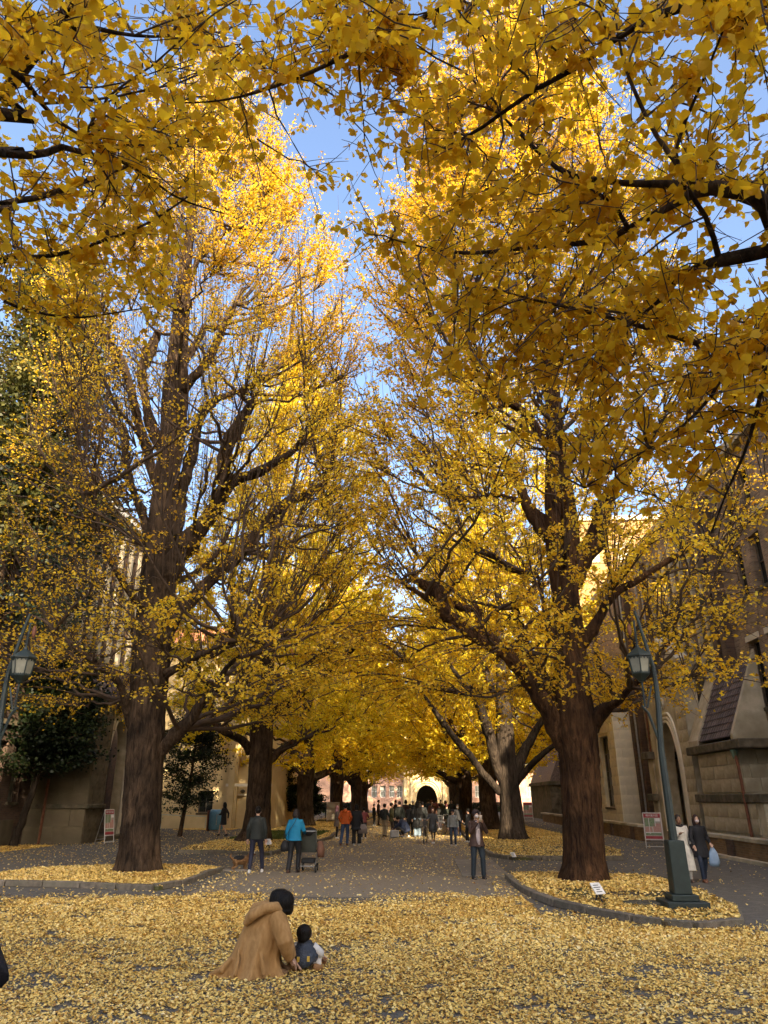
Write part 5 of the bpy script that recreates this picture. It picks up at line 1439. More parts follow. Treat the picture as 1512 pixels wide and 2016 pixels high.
p = atZ(655, 1622); r = empty('notice_board', (p.x, p.y, 0), 'pale upright notice board behind the person in the pink headscarf', 'notice board')
MB().box(p.x-.5, p.x+.5, p.y-.03, p.y+.03, .25, 1.55).build('board', M['poster'], r)
for s in (-.45, .45): MB().box(p.x+s-.03, p.x+s+.03, p.y-.025, p.y+.025, 0, .25).build('leg', M['metal'], r)

def plaque(px, py, label, s=1.0, z0=.09):
    p = atZ(px, py, z0); r = empty('tree_plaque', (p.x, p.y, z0), label, 'plaque', 'small name plaques at the tree roots')
    b = MB(); b.tube([(p.x-.06*s, p.y, z0-.03), (p.x, p.y+.02, z0+.16*s)], .016*s, 5); b.tube([(p.x+.07*s, p.y, z0-.03), (p.x, p.y+.02, z0+.16*s)], .016*s, 5); b.build('stake', M['ink'], r)
    b = MB(); b.obox((p.x, p.y-.01, z0+.20*s), .20*s, .20*s, .014, .55, .85); pl = b.build('plate', M['white'], r)
    mm = Matrix.Rotation(.55, 3, 'Z') @ Matrix.Rotation(.85, 3, 'X')
    b = MB()
    for i, wdt in enumerate((.11, .14, .07, .12)):
        c = Vector((p.x, p.y-.01, z0+.20*s)) + mm @ Vector((-.01, (.055-.038*i)*s, .0085)); b.obox(c, wdt*s, .012*s, .002, .55, .85)
    b.build('print', M['ink'], pl)
plaque(1179, 1777, 'small white name plaque on a dark stake in front of the near right ginkgo', 1.15)
plaque(527, 1671, 'little dark-staked plaque at the roots of the second left ginkgo', 1.2)
plaque(1011, 1694, 'little dark-staked plaque in the leaves before the pale grey right trunk', .8)
b = MB(); p = atZ(1275, 1781, .09); b.prism([(p.x+.42*math.cos(a)*(1+.1*math.sin(3*a)), p.y+.25*math.sin(a)) for a in np.linspace(0, 6.0, 14)], .08, .14)
tag(b.build('flat_stone', M['stone_dark'], bevel=.02), 'flat dark stone half buried in leaves beside the lamp post foot', 'stone')

# blue bin, dark box and rail by the lit wall
p = atZ(424, 1636); r = empty('rubbish_bin', (p.x, p.y, 0), 'glossy pale blue rubbish bin against the sunlit cream wall', 'bin')
MB().rings([(p.x, p.y, .06, .36, .32), (p.x, p.y, .12, .44, .36), (p.x, p.y, 1.05, .44, .36), (p.x, p.y, 1.2, .36, .30)], 20).build('body', plain((.12, .26, .34), .3), r, smooth=True)
MB().box(p.x-.5, p.x-.445, p.y-.3, p.y+.3, 0, 1.15).build('side_panel', M['pipe_rust'], r)
MB().box(p.x+.10, p.x+.14, p.y-.40, p.y-.365, .35, .95).build('handle', M['metal'], r)
r = empty('hand_rail', (-15.2, 49.2, 0), 'low pale tube railing along the foot of the sunlit cream wall', 'railing')
MB().tube([(-16.8, 49.2, 0), (-16.8, 49.2, .85), (-13.9, 49.2, .75), (-13.9, 49.2, 0)], .025, 6).build('rail', plain((.35, .42, .36), .4), r)
MB().tube([(-15.3, 49.2, 0), (-15.3, 49.2, .80)], .02, 6).build('post', plain((.35, .42, .36), .4), r)

# ------------------------------------------------------------------ people
NEAR, FAR = .0125, .024
def hand(b, w, d, side, curl=.4):
    """palm, four fingers and a thumb from wrist w along direction d"""
    d = Vector(d).normalized(); up = Vector((0, 0, 1)); s = d.cross(up)
    if s.length < .2: s = Vector((0, 1, 0))
    s.normalize(); n = s.cross(d)
    w = Vector(w)
    b.tube([w-d*.02, w+d*.03, w+d*.085], [.024, .032, .034], 8)
    for i, (o, l) in enumerate(((-.027, .062), (-.009, .075), (.009, .072), (.027, .055))):
        k = w+d*.08+s*o
        b.tube([k, k+d*l*.55-n*.004, k+d*l-n*l*curl], [.0105, .0095, .008], 6)
    k = w+d*.03-s*.026*side
    b.tube([k, k+d*.03-s*.028*side, k+d*.062-s*.03*side], [.013, .011, .009], 6)
ARMS = dict(down=((.245, -.03, 1.12), (.25, .05, .87)), pocket=((.27, -.05, 1.13), (.205, .07, .95)), phone=((.23, .16, 1.16), (.07, .28, 1.40)),
            front=((.24, .04, 1.12), (.09, .24, 1.08)), push=((.25, .05, 1.14), (.20, .36, 1.03)), swing=((.25, -.14, 1.14), (.26, -.12, .88)),
            fwd=((.25, .08, 1.13), (.25, .24, .93)), out=((.30, .14, 1.2), (.33, .42, 1.15)), carry=((.25, -.03, 1.12), (.24, .16, .98)), high=((.40, .10, 1.26), (.12, .30, 1.50)), chest=((.26, .08, 1.14), (.12, .2, 1.22)))
def P3(p): return Vector(p)
def person(label, foot, headpy, rot, top, bottom, hair='short', haircol=None, shoes=(.02, .02, .02), hem=.84, arms=('down', 'down'), stance=((-.10, .02), (.10, -.02)), near=False,
           skin='skin', skirt=None, wide=1.0, mask=None, shirt=None, lean=.0, hood=None, bag=None, legbare=False, name='person', h=None, loc=None, scarf=None, collar=None, flare=1.0, headz=0.0):
    if loc is None:
        g = atZ(*foot); loc = (g.x, g.y); 
    if h is None: h = atY(foot[0], headpy, loc[1]).z
    h = max(1.40, min(1.86, h))
    vx = NEAR if near else FAR
    r = empty('person', (0, 0, 0), label, 'person')
    L = lambda p: Vector((p[0], p[1]+lean*max(0, p[2]-.9), p[2]))
    sk = M[skin]
    hc = Vector((0, .02+lean*.72, 1.595+headz))
    # --- body
    b = MB()
    b.ell(hc, (.074, .092, .108), 14, 10); b.ell(hc+Vector((0, .035, -.055)), (.055, .062, .062), 10, 8)
    b.ell(hc+Vector((0, .095, -.018)), (.013, .018, .022), 8, 6)
    for s in (-1, 1): b.ell(hc+Vector((s*.077, -.005, -.01)), (.012, .02, .03), 8, 6)
    b.tube([L((0, -.01, 1.38)), hc+Vector((0, -.01, -.06))], [.062, .05], 10)
    b.tube([L((0, 0, .90)), L((0, 0, 1.1)), L((0, 0, 1.28)), L((0, -.01, 1.38))], [.095, .085, .085, .06], 12)
    for i, s in enumerate((-1, 1)):
        e, w = ARMS[arms[i]]; e = L((e[0]*s, e[1], e[2])); w = L((w[0]*s, w[1], w[2])); sh = L((.165*s, 0, 1.385))
        b.tube([L((.08*s, 0, 1.37)), sh, e, w], [.05, .048, .036, .027], 8)
        hand(b, w, (w-e), -s)
        fx, fy = stance[i]
        hip, an = Vector((.09*s, 0, .90)), Vector((fx, fy, .09)); kn = (hip+an)/2+Vector((.01*s, .045+abs(fy)*.25, .02))
        b.tube([hip, kn, an, an+Vector((0, 0, -.05))], [.07, .05, .036, .034], 8)
        b.tube([an+Vector((0, -.03, -.055)), an+Vector((0, .13, -.065))], [.032, .024], 8)
    body = b.build('body', sk, r, remesh=vx*.8 if near else vx, sm=2)
    # --- face
    if near or mask is not None:
        if near:
            for s in (-1, 1): MB().ell(hc+Vector((.03*s, .083, .012)), (.013, .010, .006), 8, 6).build('eye', M['ink'], body)
        if mask: MB().ell(hc+Vector((0, .055, -.045)), (.058, .062, .048), 12, 8).build('face_mask', plain(mask), r, smooth=True)
        elif near: MB().ell(hc+Vector((0, .088, -.055)), (.022, .012, .006), 8, 6).build('mouth', plain((.25, .08, .06)), body)
    # --- hair
    hm = M['hair'] if haircol is None else plain(haircol, .55)
    b = MB()
    if hair == 'scarf':
        b.ell(hc+Vector((0, -.012, .01)), (.098, .108, .128), 14, 10); b.tube([hc+Vector((0, -.02, -.05)), L((0, 0, 1.36))], [.085, .13], 12)
    else:
        b.ell(hc+Vector((0, -.022, .028)), (.090, .098, .108), 14, 10)
        if hair in ('bob', 'long'):
            zl = {'bob': .13, 'long': .27}[hair]
            b.tube([hc+Vector((0, -.045, .02)), hc+Vector((0, -.05, -.06)), hc+Vector((0, -.055, -zl))], [.095, .10, .075], 12)
            for s in (-1, 1): b.tube([hc+Vector((s*.07, .02, .03)), hc+Vector((s*.082, .015, -.06)), hc+Vector((s*.075, 0, -zl+.03))], [.03, .032, .02], 8)
        if hair == 'bun': b.ell(hc+Vector((0, -.11, .08)), .045, 10, 8)
        if hair == 'full': b.ell(hc+Vector((0, -.02, .03)), (.108, .108, .108), 14, 10); b.ell(hc+Vector((0, .06, .07)), (.075, .04, .035), 10, 8)
        if hair == 'cap': b.ell(hc+Vector((0, .0, .06)), (.10, .11, .075), 14, 10); b.obox(hc+Vector((0, .12, .045)), .13, .1, .02)
    b.build('headscarf' if hair == 'scarf' else 'cap' if hair == 'cap' else 'hair', hm, r, remesh=vx*.7, sm=2)
    # --- top garment
    b = MB()
    rows = [(0, lean*.56-.005, 1.455, .062, .06), (0, lean*.52-.005, 1.42, .115, .085), (0, lean*.48, 1.38, .185, .105), (0, lean*.40, 1.30, .195, .122), (0, lean*.25, 1.14, .178, .122), (0, lean*.12, 1.02, .178, .125)]
    if hem < .95: rows.append((0, 0, .92, .19*((1+flare)/2), .135))
    if hem < .75: rows.append((0, 0, .75, .205*flare, .15*flare))
    rows.append((0, 0, hem, (.195+.05*max(0, .9-hem))*flare*wide, (.14+.08*max(0, .9-hem))*flare*wide))
    b.rings(rows, 20, fold=.06 if hem < .8 else .03, seed=len(label), nf=5)
    for i, s in enumerate((-1, 1)):
        e, w = ARMS[arms[i]]; e = L((e[0]*s, e[1], e[2])); w = L((w[0]*s, w[1], w[2])); sh = L((.165*s, 0, 1.375))
        b.tube([L((.09*s, 0, 1.36)), sh, sh.lerp(e, .5)+Vector((0, 0, .008)), e, e.lerp(w, .5), w], [.075, .078, .066, .060, .052, .044], 10)
    if collar: b.torus(L((0, -.01, 1.45)), (0, .15, 1), .068, .022, 16, 6)
    if hood:
        b.ell(L((0, -.10, 1.41)), (.12, .07, .085), 12, 8)
    tp = b.build('coat' if hem < .75 else 'jacket', plain(top), r, remesh=vx, sm=3)
    if shirt:
        b = MB(); b.rings([(0, .045+lean*.5, 1.43, .05, .06), (0, .055+lean*.4, 1.3, .085, .088), (0, .06+lean*.2, 1.1, .08, .09), (0, .06, hem-.01, .072, .10)], 14); b.build('shirt', plain(shirt), r, smooth=True)
    # --- legs
    b = MB()
    if skirt: b.rings([(0, 0, .98, .15, .12), (0, 0, .9, .18, .135), (0, 0, skirt, .21, .17)], 18, fold=.05)
    if not legbare:
        for i, s in enumerate((-1, 1)):
            fx, fy = stance[i]
            hip, an = Vector((.088*s, 0, .90)), Vector((fx, fy, .085)); kn = (hip+an)/2+Vector((.01*s, .045+abs(fy)*.25, .02))
            b.tube([hip+Vector((0, 0, .05)), hip, kn, an.lerp(kn, .3), an], [.09, .098*wide, .068*wide, .056*wide**1.6, .054*wide**2], 10)
        b.ell((0, 0, .90), (.165, .115, .12), 12, 8)
    if b.v: b.build('skirt' if legbare else 'trousers', plain(bottom), r, remesh=vx, sm=2)
    for i in (0, 1):
        fx, fy = stance[i]; lift = .03 if fy < -.12 else 0
        b = MB(); b.tube([(fx, fy-.05, .045+lift), (fx, fy+.03, .05+lift*.7), (fx, fy+.12, .036)], [.043, .045, .034], 8); b.ell((fx, fy-.01, .08+lift), (.042, .05, .045), 8, 6)
        b.obox((fx, fy+.035, .014+lift*.5), .078, .23, .024)
        b.build('shoe', plain(shoes), r, remesh=.014 if near else .02, sm=1)
    if scarf: MB().torus(L((0, 0, 1.44)), (0, .2, 1), .085, .035, 16, 6).build('scarf', plain(scarf), r, smooth=True)
    if bag == 'backpack':
        b = MB(); b.ell(L((0, -.22, 1.18)), (.15, .10, .24), 14, 10); bp = b.build('backpack', plain((.012, .012, .012)), r, smooth=True)
    r.scale = (h/1.70,)*3; r.location = (loc[0], loc[1], 0); r.rotation_euler = (0, 0, rot)
    return r
def held(name, label, cat, mb, mat, r, local, rot=0, smooth=True):
    """an object carried by a person: stays a thing of its own"""
    m = Matrix.Translation(r.location) @ Matrix.Rotation(r.rotation_euler.z, 4, 'Z') @ Matrix.Scale(r.scale[0], 4)
    o = mb.build(name, mat, None, smooth=smooth); p = m @ Vector(local)
    o.location = p; o.rotation_euler = (0, 0, r.rotation_euler.z+rot)
    return tag(o, label, cat)
BLK, NAVY, CHAR = (.012, .012, .013), (.012, .016, .035), (.035, .036, .038)
r = person('man in a charcoal jacket and white trainers seen from behind walking a small dog', (501, 1719), 1589, .05, (.016, .019, .016), (.014, .015, .03), shoes=(.5, .48, .44), arms=('down', 'down'), stance=((-.13, -.10), (.17, .22)), near=True, hem=.86, collar=True)
man = r
r = person('woman in a bright blue jacket seen from behind pushing a stroller', (578, 1719), 1594, -.12, (.006, .165, .30), BLK, 'bob', (.018, .011, .008), shoes=(.06, .03, .02), arms=('down', 'push'), stance=((-.13, -.14), (.08, .12)), near=True, hem=.86, wide=1.12, collar=True)
blue = r
b = MB(); b.tube([(0, 0, .02), (0, 0, .15), (0, 0, .27)], [.11, .12, .07], 10); b.torus((0, 0, .40), (1, 0, 0), .13, .010, 20, 6)
held('handbag', 'black shoulder bag hanging at the left hip of the woman in blue', 'handbag', b, plain(BLK), blue, (-.30, .0, .55))
b = MB(); b.tube([(.10, -.155, 1.44), (.02, -.165, 1.25), (-.12, -.16, 1.05), (-.23, -.10, .90)], .009, 5); 
held('bag_strap', 'thin black diagonal strap across the back of the blue jacket', 'bag strap', b, M['ink'], blue, (0, 0, 0))
phone = person('person in an open brown jacket and face mask photographing the trees with a phone', (942, 1731), 1595, math.pi+.30, (.055, .030, .022), (.018, .026, .034), 'full', (.03, .02, .02), arms=('phone', 'phone'), stance=((-.15, .02), (.15, .02)), near=True, hem=.80, mask=(.62, .58, .55), shirt=(.42, .36, .37), wide=1.1, flare=1.1)
b = MB(); b.obox((0, 0, 0), .075, .012, .15, 0, -.15); held('mobile_phone', 'pale mobile phone held up in both hands by the person in brown', 'phone', b, plain((.5, .40, .30), .3), phone, (0, .36, 1.50))
wc = person('woman in a long white coat half hidden by the tall lamp post', (1352, 1737), 1605, math.pi+.12, (.58, .54, .46), (.35, .32, .27), 'bun', (.02, .015, .012), shoes=(.10, .07, .05), arms=('down', 'chest'), stance=((-.08, .12), (.10, -.12)), near=True, hem=.30, skin='skin_brown', flare=1.35, shirt=None, scarf=(.015, .013, .013), collar=True)
b = MB(); b.ell((0, 0, 0), (.16, .06, .14), 12, 8); b.tube([(-.12, 0, .08), (-.05, 0, .34), (.05, 0, .34), (.12, 0, .08)], .010, 6)
held('handbag', 'dark handbag between the woman in white and the woman in black', 'handbag', b, plain((.02, .015, .015)), wc, (-.32, .05, .83))
bc = person('woman in a knee-length black coat and face mask beside the woman in white', (1388, 1737), 1605, math.pi+.05, (.012, .012, .014), (.018, .026, .045), 'long', (.03, .014, .012), shoes=(.16, .06, .03), arms=('carry', 'fwd'), stance=((-.06, -.12), (.07, .14)), near=True, hem=.62, mask=(.60, .50, .48), flare=1.15)
b = MB(); b.rings([(0, 0, 0, .11, .05), (0, 0, .10, .14, .07), (0, 0, .30, .10, .05), (0, 0, .42, .03, .02)], 14, fold=.1)
held('plastic_bag', 'pale blue plastic bag carried by the woman in the black coat', 'bag', b, plain((.24, .33, .44), .4), bc, (-.30, .1, .40))
oh = person('person in a bright orange hoodie and blue jeans seen from behind', (679, 1665), 1583, -.05, (.46, .085, .012), (.035, .06, .12), shoes=(.10, .04, .02), arms=('pocket', 'pocket'), stance=((-.16, -.22), (.08, .12)), near=True, hem=.88, hood=True, wide=1.1)
bk = person('person in a loose black coat with a grey tote bag beside the orange hoodie', (701, 1665), 1584, .0, BLK, BLK, 'bob', shoes=(.35, .33, .3), arms=('down', 'down'), stance=((-.10, -.06), (.14, .06)), near=True, hem=.66, wide=1.35)
b = MB(); b.rings([(0, 0, 0, .20, .05), (0, 0, .2, .19, .08), (0, 0, .34, .12, .04), (0, 0, .36, .10, .03)], 14); b.tube([(-.08, 0, .33), (-.02, 0, .62), (.06, 0, .33)], .012, 6)
held('tote_bag', 'large grey cloth tote bag on the arm of the person in black', 'bag', b, plain((.22, .18, .16)), bk, (.30, -.02, .50))
person('person in a dusty red top walking ahead of the two backs', (716, 1652), 1590, .2, (.20, .05, .05), CHAR, 'short', shoes=(.5, .5, .48), arms=('down', 'out'), hem=.88)
person('person in a pink headscarf and grey-brown coat standing at the kerb', (662, 1651), 1587, -1.3, (.13, .10, .085), BLK, 'scarf', (.42, .20, .22), shoes=(.6, .58, .55), arms=('front', 'front'), hem=.62, near=True)
person('woman in black jacket and short skirt striding past the blue bin', (438, 1646), 1580, 1.35, BLK, BLK, 'long', shoes=(.02, .015, .015), arms=('front', 'swing'), stance=((-.05, -.28), (.06, .26)), hem=.84, skirt=.56, legbare=True)
person('person in a long dark coat standing by the lit wall near the bin', (455, 1630), 1577, -1.5, (.02, .014, .012), BLK, 'short', arms=('down', 'front'), hem=.50)
person('man in dark jacket and khaki trousers with a black backpack in the crowd', (757, 1648), 1583, -.75, (.014, .018, .016), (.24, .175, .11), 'full', shoes=(.06, .03, .02), arms=('front', 'fwd'), hem=.88, bag='backpack', wide=1.15, near=True)
person('man in an olive coat and brown trousers facing right in the crowd', (771, 1648), 1581, -1.35, (.075, .070, .030), (.05, .032, .022), 'short', arms=('down', 'pocket'), hem=.78, near=True)
person('large person in a black coat and navy jeans seen from behind in the crowd', (787, 1645), 1578, .05, (.010, .013, .010), NAVY, 'short', arms=('down', 'down'), hem=.72, wide=1.2)
person('person in black with a small white round bag in the crowd', (808, 1648), 1583, -.2, BLK, BLK, 'bob', shoes=(.6, .58, .55), arms=('carry', 'pocket'), hem=.74)
person('person in a long black coat over pale wide jeans in the crowd', (822, 1649), 1578, .1, (.008, .008, .008), (.20, .27, .33), 'long', shoes=(.2, .2, .2), arms=('down', 'down'), hem=.48, wide=1.3)
person('person in a dark jacket between the pale jeans and the bicycle', (833, 1644), 1579, .3, (.014, .016, .016), BLK, 'short', arms=('pocket', 'down'), hem=.80)
bw = person('woman in a charcoal coat dress pushing a bicycle towards the camera', (853, 1661), 1591, math.pi+.1, (.045, .048, .050), (.035, .025, .022), 'long', (.055, .022, .018), shoes=(.62, .6, .55), arms=('push', 'out'), stance=((-.05, -.08), (.05, .14)), hem=.56, near=True, flare=1.15, wide=.8)
person('youth in a light grey sweater and jeans with a black cap walking to the camera', (893, 1666), 1594, math.pi, (.19, .20, .19), (.03, .045, .07), 'cap', (.012, .012, .012), shoes=(.42, .42, .42), arms=('down', 'down'), stance=((-.10, .10), (.10, -.06)), hem=.88, near=True, wide=1.05)
person('masked man in a black jacket walking behind the grey sweater', (903, 1647), 1584, math.pi-.1, BLK, NAVY, 'short', (.12, .10, .08), arms=('down', 'pocket'), hem=.82, mask=(.6, .58, .55))
person('man in dark green jacket and khaki trousers standing with a bicycle', (881, 1643), 1583, -.4, (.018, .024, .016), (.24, .175, .11), 'short', (.06, .015, .015), arms=('down', 'fwd'), stance=((-.16, -.1), (.12, .12)), hem=.86)
person('person in a dark coat with white shoes in the middle of the crowd', (866, 1634), 1583, .3, (.02, .02, .016), (.03, .02, .025), 'short', shoes=(.7, .68, .64), arms=('down', 'down'), stance=((-.12, -.2), (.1, .1)), hem=.80)
person('person in dark clothes and white shoes standing alone at the left kerb', (736, 1626), 1583, -1.0, BLK, (.02, .02, .02), 'short', shoes=(.7, .68, .64), arms=('front', 'down'), hem=.80)
person('distant person in black on the left path', (642, 1611), 1582, -.4, BLK, BLK, 'short', arms=('fwd', 'down'), hem=.8)
person('distant person in white trousers on the left path', (632, 1609), 1584, .7, CHAR, (.55, .53, .5), 'short', arms=('down', 'down'), hem=.85)
person('person in black with white trainers partly hidden behind the phone photographer', (924, 1659), 1600, .9, BLK, BLK, 'short', shoes=(.65, .63, .6), arms=('down', 'fwd'), stance=((-.05, .0), (.10, .24)), hem=.7)
for i, (px, Yd, h, top, hr, hc_, extra) in enumerate([
    (799, 50, 1.72, (.03, .012, .010), 'bob', None, 'person in a dark maroon coat at the back of the crowd'),
    (813, 54, 1.66, (.014, .014, .014), 'cap', (.55, .53, .5), 'person in black with a white cap at the back of the crowd'),
    (843, 53, 1.78, (.012, .018, .024), 'short', None, 'tall person in dark blue at the back of the crowd'),
    (851, 47, 1.70, (.07, .03, .018), 'full', (.10, .03, .015), 'person with reddish hair at the back of the crowd'),
    (859, 58, 1.75, (.16, .045, .04), 'short', None, 'person in a brick red top at the back of the crowd'),
    (868, 60, 1.7, (.10, .07, .03), 'short', None, 'person in a tan jacket far back under the arch'),
    (877, 51, 1.68, (.030, .034, .018), 'bob', (.05, .02, .015), 'person in dark olive right of the archway in the crowd'),
    (889, 55, 1.72, (.012, .012, .012), 'short', None, 'person in black near the fourth right trunk'),
    (779, 52, 1.7, (.016, .013, .012), 'short', None, 'person in brown-black behind the olive coat'),
    (745, 56, 1.70, (.05, .025, .02), 'short', None, 'person in dark brown far behind the backpack'),
    (826, 62, 1.7, (.34, .32, .30), 'bob', None, 'person in a pale coat far back before the archway')]):
    p = atY(px, 1590, Yd)
    person(extra, (px, 1640), None, [.2, 2.9, -.1, 3.3, .4, 2.7, -.3, 3.1, 1.2, -1.4, 3.0][i], top, BLK if i % 2 else NAVY, hr, hc_, arms=[('down', 'down'), ('pocket', 'down'), ('phone', 'phone')][i % 3], hem=[.8, .7, .86][i % 3], h=h, loc=(p.x, Yd))
# someone photographing just outside the left edge, only the elbow shows
e = atY(8, 1868, 3.0)
ex, ez = .40, 1.26
person('person in a black coat at the left edge, only a bent elbow in view', None, None, 0.0, (.008, .007, .009), BLK, 'short', arms=('high', 'high'), hem=.7, h=1.70, loc=(e.x-ex-.03, 2.92), near=True)

# crouching person with the navy jacket and the grey bag
def crouch_person(label, px, py, rot, top, bottom):
    g = atZ(px, py); r = empty('person', (0, 0, 0), label, 'person')
    b = MB(); hd = Vector((0, .30, .78))
    b.ell(hd, (.074, .09, .105), 12, 8); b.tube([(0, .12, .62), hd], [.06, .05], 8); b.tube([(0, -.12, .32), (0, 0, .5), (0, .14, .64)], [.13, .13, .11], 10)
    for s in (-1, 1):
        b.tube([(.1*s, -.10, .30), (.16*s, .26, .46), (.13*s, .02, .08)], [.08, .055, .04], 8)
        b.tube([(.16*s, .12, .62), (.2*s, .28, .44), (.1*s, .45, .36)], [.055, .042, .027], 8); hand(b, (.1*s, .45, .36), (-.3*s, 1, -.5), -s)
    body = b.build('body', M['skin'], r, remesh=.02, sm=2)
    b = MB(); b.tube([(0, -.20, .22), (0, -.14, .36), (0, 0, .54), (0, .12, .65), (0, .18, .70)], [.18, .20, .20, .16, .07], 14)
    for s in (-1, 1): b.tube([(.13*s, .10, .62), (.21*s, .27, .45), (.11*s, .43, .37)], [.08, .06, .045], 8)
    b.build('jacket', plain(top), r, remesh=.02)
    b = MB()
    for s in (-1, 1): b.tube([(.1*s, -.12, .27), (.17*s, .27, .46), (.14*s, .03, .10)], [.10, .075, .055], 8)
    b.build('trousers', plain(bottom), r, remesh=.02)
    for s in (-1, 1): MB().tube([(.14*s, -.05, .045), (.14*s, .16, .035)], [.045, .035], 8).build('shoe', plain((.05, .05, .05)), r, smooth=True)
    MB().ell(hd+Vector((0, -.03, .03)), (.09, .098, .105), 12, 8).build('hair', M['hair'], r, smooth=True)
    r.location = (g.x, g.y, 0); r.rotation_euler = (0, 0, rot); r.scale = (1.12,)*3
    return r
crouch_person('person in a navy jacket crouching over a grey bag in the crowd', 794, 1649, 1.2, (.014, .022, .05), (.02, .02, .022))
p = atZ(777, 1650); r = empty('shoulder_bag', (p.x, p.y, 0), 'grey box-shaped bag on the road before the crouching person', 'bag')
MB().box(p.x-.22, p.x+.22, p.y-.12, p.y+.12, .01, .36).build('body', plain((.24, .24, .25)), r, bevel=.04)
MB().torus((p.x, p.y, .38), (0, 1, 0), .09, .012, 16, 5).build('handle', M['ink'], r)

# ------------------------------------------------------------------ the dog and its lead
g = atZ(472, 1716); DX, DY = g.x, g.y
r = empty('dog', (0, 0, 0), 'small shaggy brown and black dog with a white face on a lead', 'dog')
b = MB()
b.tube([(0, -.18, .24), (0, -.05, .26), (0, .10, .26), (0, .2, .28)], [.085, .10, .115, .09], 10)
b.tube([(0, .17, .29), (0, .26, .38)], [.075, .065], 8); b.ell((0, .29, .42), (.068, .075, .065), 10, 8); b.tube([(0, .32, .41), (0, .40, .385)], [.042, .026], 8)
for s in (-1, 1):
    b.tube([(.06*s, .14, .24), (.065*s, .13, .12), (.065*s, .15, .02)], [.04, .026, .024], 7)
    b.tube([(.055*s, -.16, .24), (.065*s, -.11, .15), (.065*s, -.20, .09), (.065*s, -.17, .02)], [.055, .035, .022, .024], 7)
    b.tube([(.05*s, .27, .46), (.085*s, .26, .40)], [.03, .018], 7)
b.tube([(0, -.20, .28), (0, -.28, .36), (0, -.27, .44)], [.03, .03, .018], 7)
b.build('body', nmat('brown_fur', (.10, .045, .015), (.28, .15, .06), 14, .9, .6, 60), r, remesh=.012, sm=2)
MB().ell((0, -.02, .31), (.105, .19, .075), 12, 8).build('saddle_fur', plain(BLK, .9), r, smooth=True)
MB().ell((0, .345, .425), (.035, .04, .045), 10, 8).build('blaze', plain((.6, .58, .52), .9), r, smooth=True)
MB().ell((0, .415, .39), (.014, .012, .012), 8, 6).build('nose', M['ink'], r, smooth=True)
r.location = (DX, DY, 0); r.rotation_euler = (0, 0, -1.0); r.scale = (1.05,)*3
w = man.location + Vector((-.26, .1, .86))
b = MB(); b.tube([w, (w.x-.02, w.y-.05, .5), (DX+.16, DY+.10, .40)], .006, 5)
tag(b.build('dog_lead', M['ink']), 'thin dark dog lead running down from the man to his dog', 'lead')

# ------------------------------------------------------------------ stroller
sx_, sy_ = blue.location.x+.34, blue.location.y+.34
st = empty('stroller', (sx_, sy_, 0), 'black stroller with hanging brown bag pushed by the woman in blue', 'stroller')
b = MB()
for s in (-1, 1):
    x = sx_+.22*s
    b.tube([(x, sy_-.25, 1.02), (x, sy_-.05, .72), (x, sy_+.35, .18)], .014, 6); b.tube([(x, sy_+.25, .62), (x, sy_-.25, .16)], .014, 6)
b.tube([(sx_-.22, sy_-.25, 1.02), (sx_+.22, sy_-.25, 1.02)], .018, 6); b.tube([(sx_-.22, sy_-.25, .16), (sx_+.22, sy_-.25, .16)], .012, 6)
b.build('frame', M['metal'], st)
b = MB(); b.add([(sx_-.2, sy_-.12, .95), (sx_+.2, sy_-.12, .95), (sx_+.2, sy_+.02, .48), (sx_-.2, sy_+.02, .48), (sx_-.2, sy_+.32, .46), (sx_+.2, sy_+.32, .46),
   (sx_-.2, sy_-.08, .97), (sx_+.2, sy_-.08, .97), (sx_+.2, sy_+.06, .54), (sx_-.2, sy_+.06, .54), (sx_-.2, sy_+.32, .52), (sx_+.2, sy_+.32, .52)],
  [(0,1,2,3),(3,2,5,4),(7,6,9,8),(8,9,10,11),(0,6,7,1),(4,5,11,10),(0,3,9,6),(1,7,8,2),(3,4,10,9),(2,8,11,5)])
b.build('seat', plain((.05, .055, .045)), st)
MB().ell((sx_, sy_+.06, .98), (.21, .22, .14), 14, 8).build('hood', plain(BLK), st, smooth=True)
MB().box(sx_-.18, sx_+.18, sy_-.15, sy_+.2, .22, .34).build('basket', plain(BLK), st, bevel=.02)
for sx2, sy2 in ((-.24, -.26), (.24, -.26), (-.2, .36), (.2, .36)):
    wb = MB(); wb.torus((sx_+sx2, sy_+sy2, .105), (1, 0, 0), .085, .02, 20, 6); wo_ = wb.build('wheel', M['rubber'], st, smooth=True)
    MB().tube([(sx_+sx2-.02, sy_+sy2, .105), (sx_+sx2+.02, sy_+sy2, .105)], .05, 12).build('hub', M['metal'], wo_)
b = MB(); b.rings([(sx_+.36, sy_-.2, .38, .09, .10), (sx_+.36, sy_-.2, .55, .11, .12), (sx_+.34, sy_-.2, .78, .06, .08)], 12, fold=.08); tag(b.build('carrier_bag', plain((.13, .06, .035)), smooth=True), 'reddish brown bag hanging from the right of the stroller handle', 'bag')

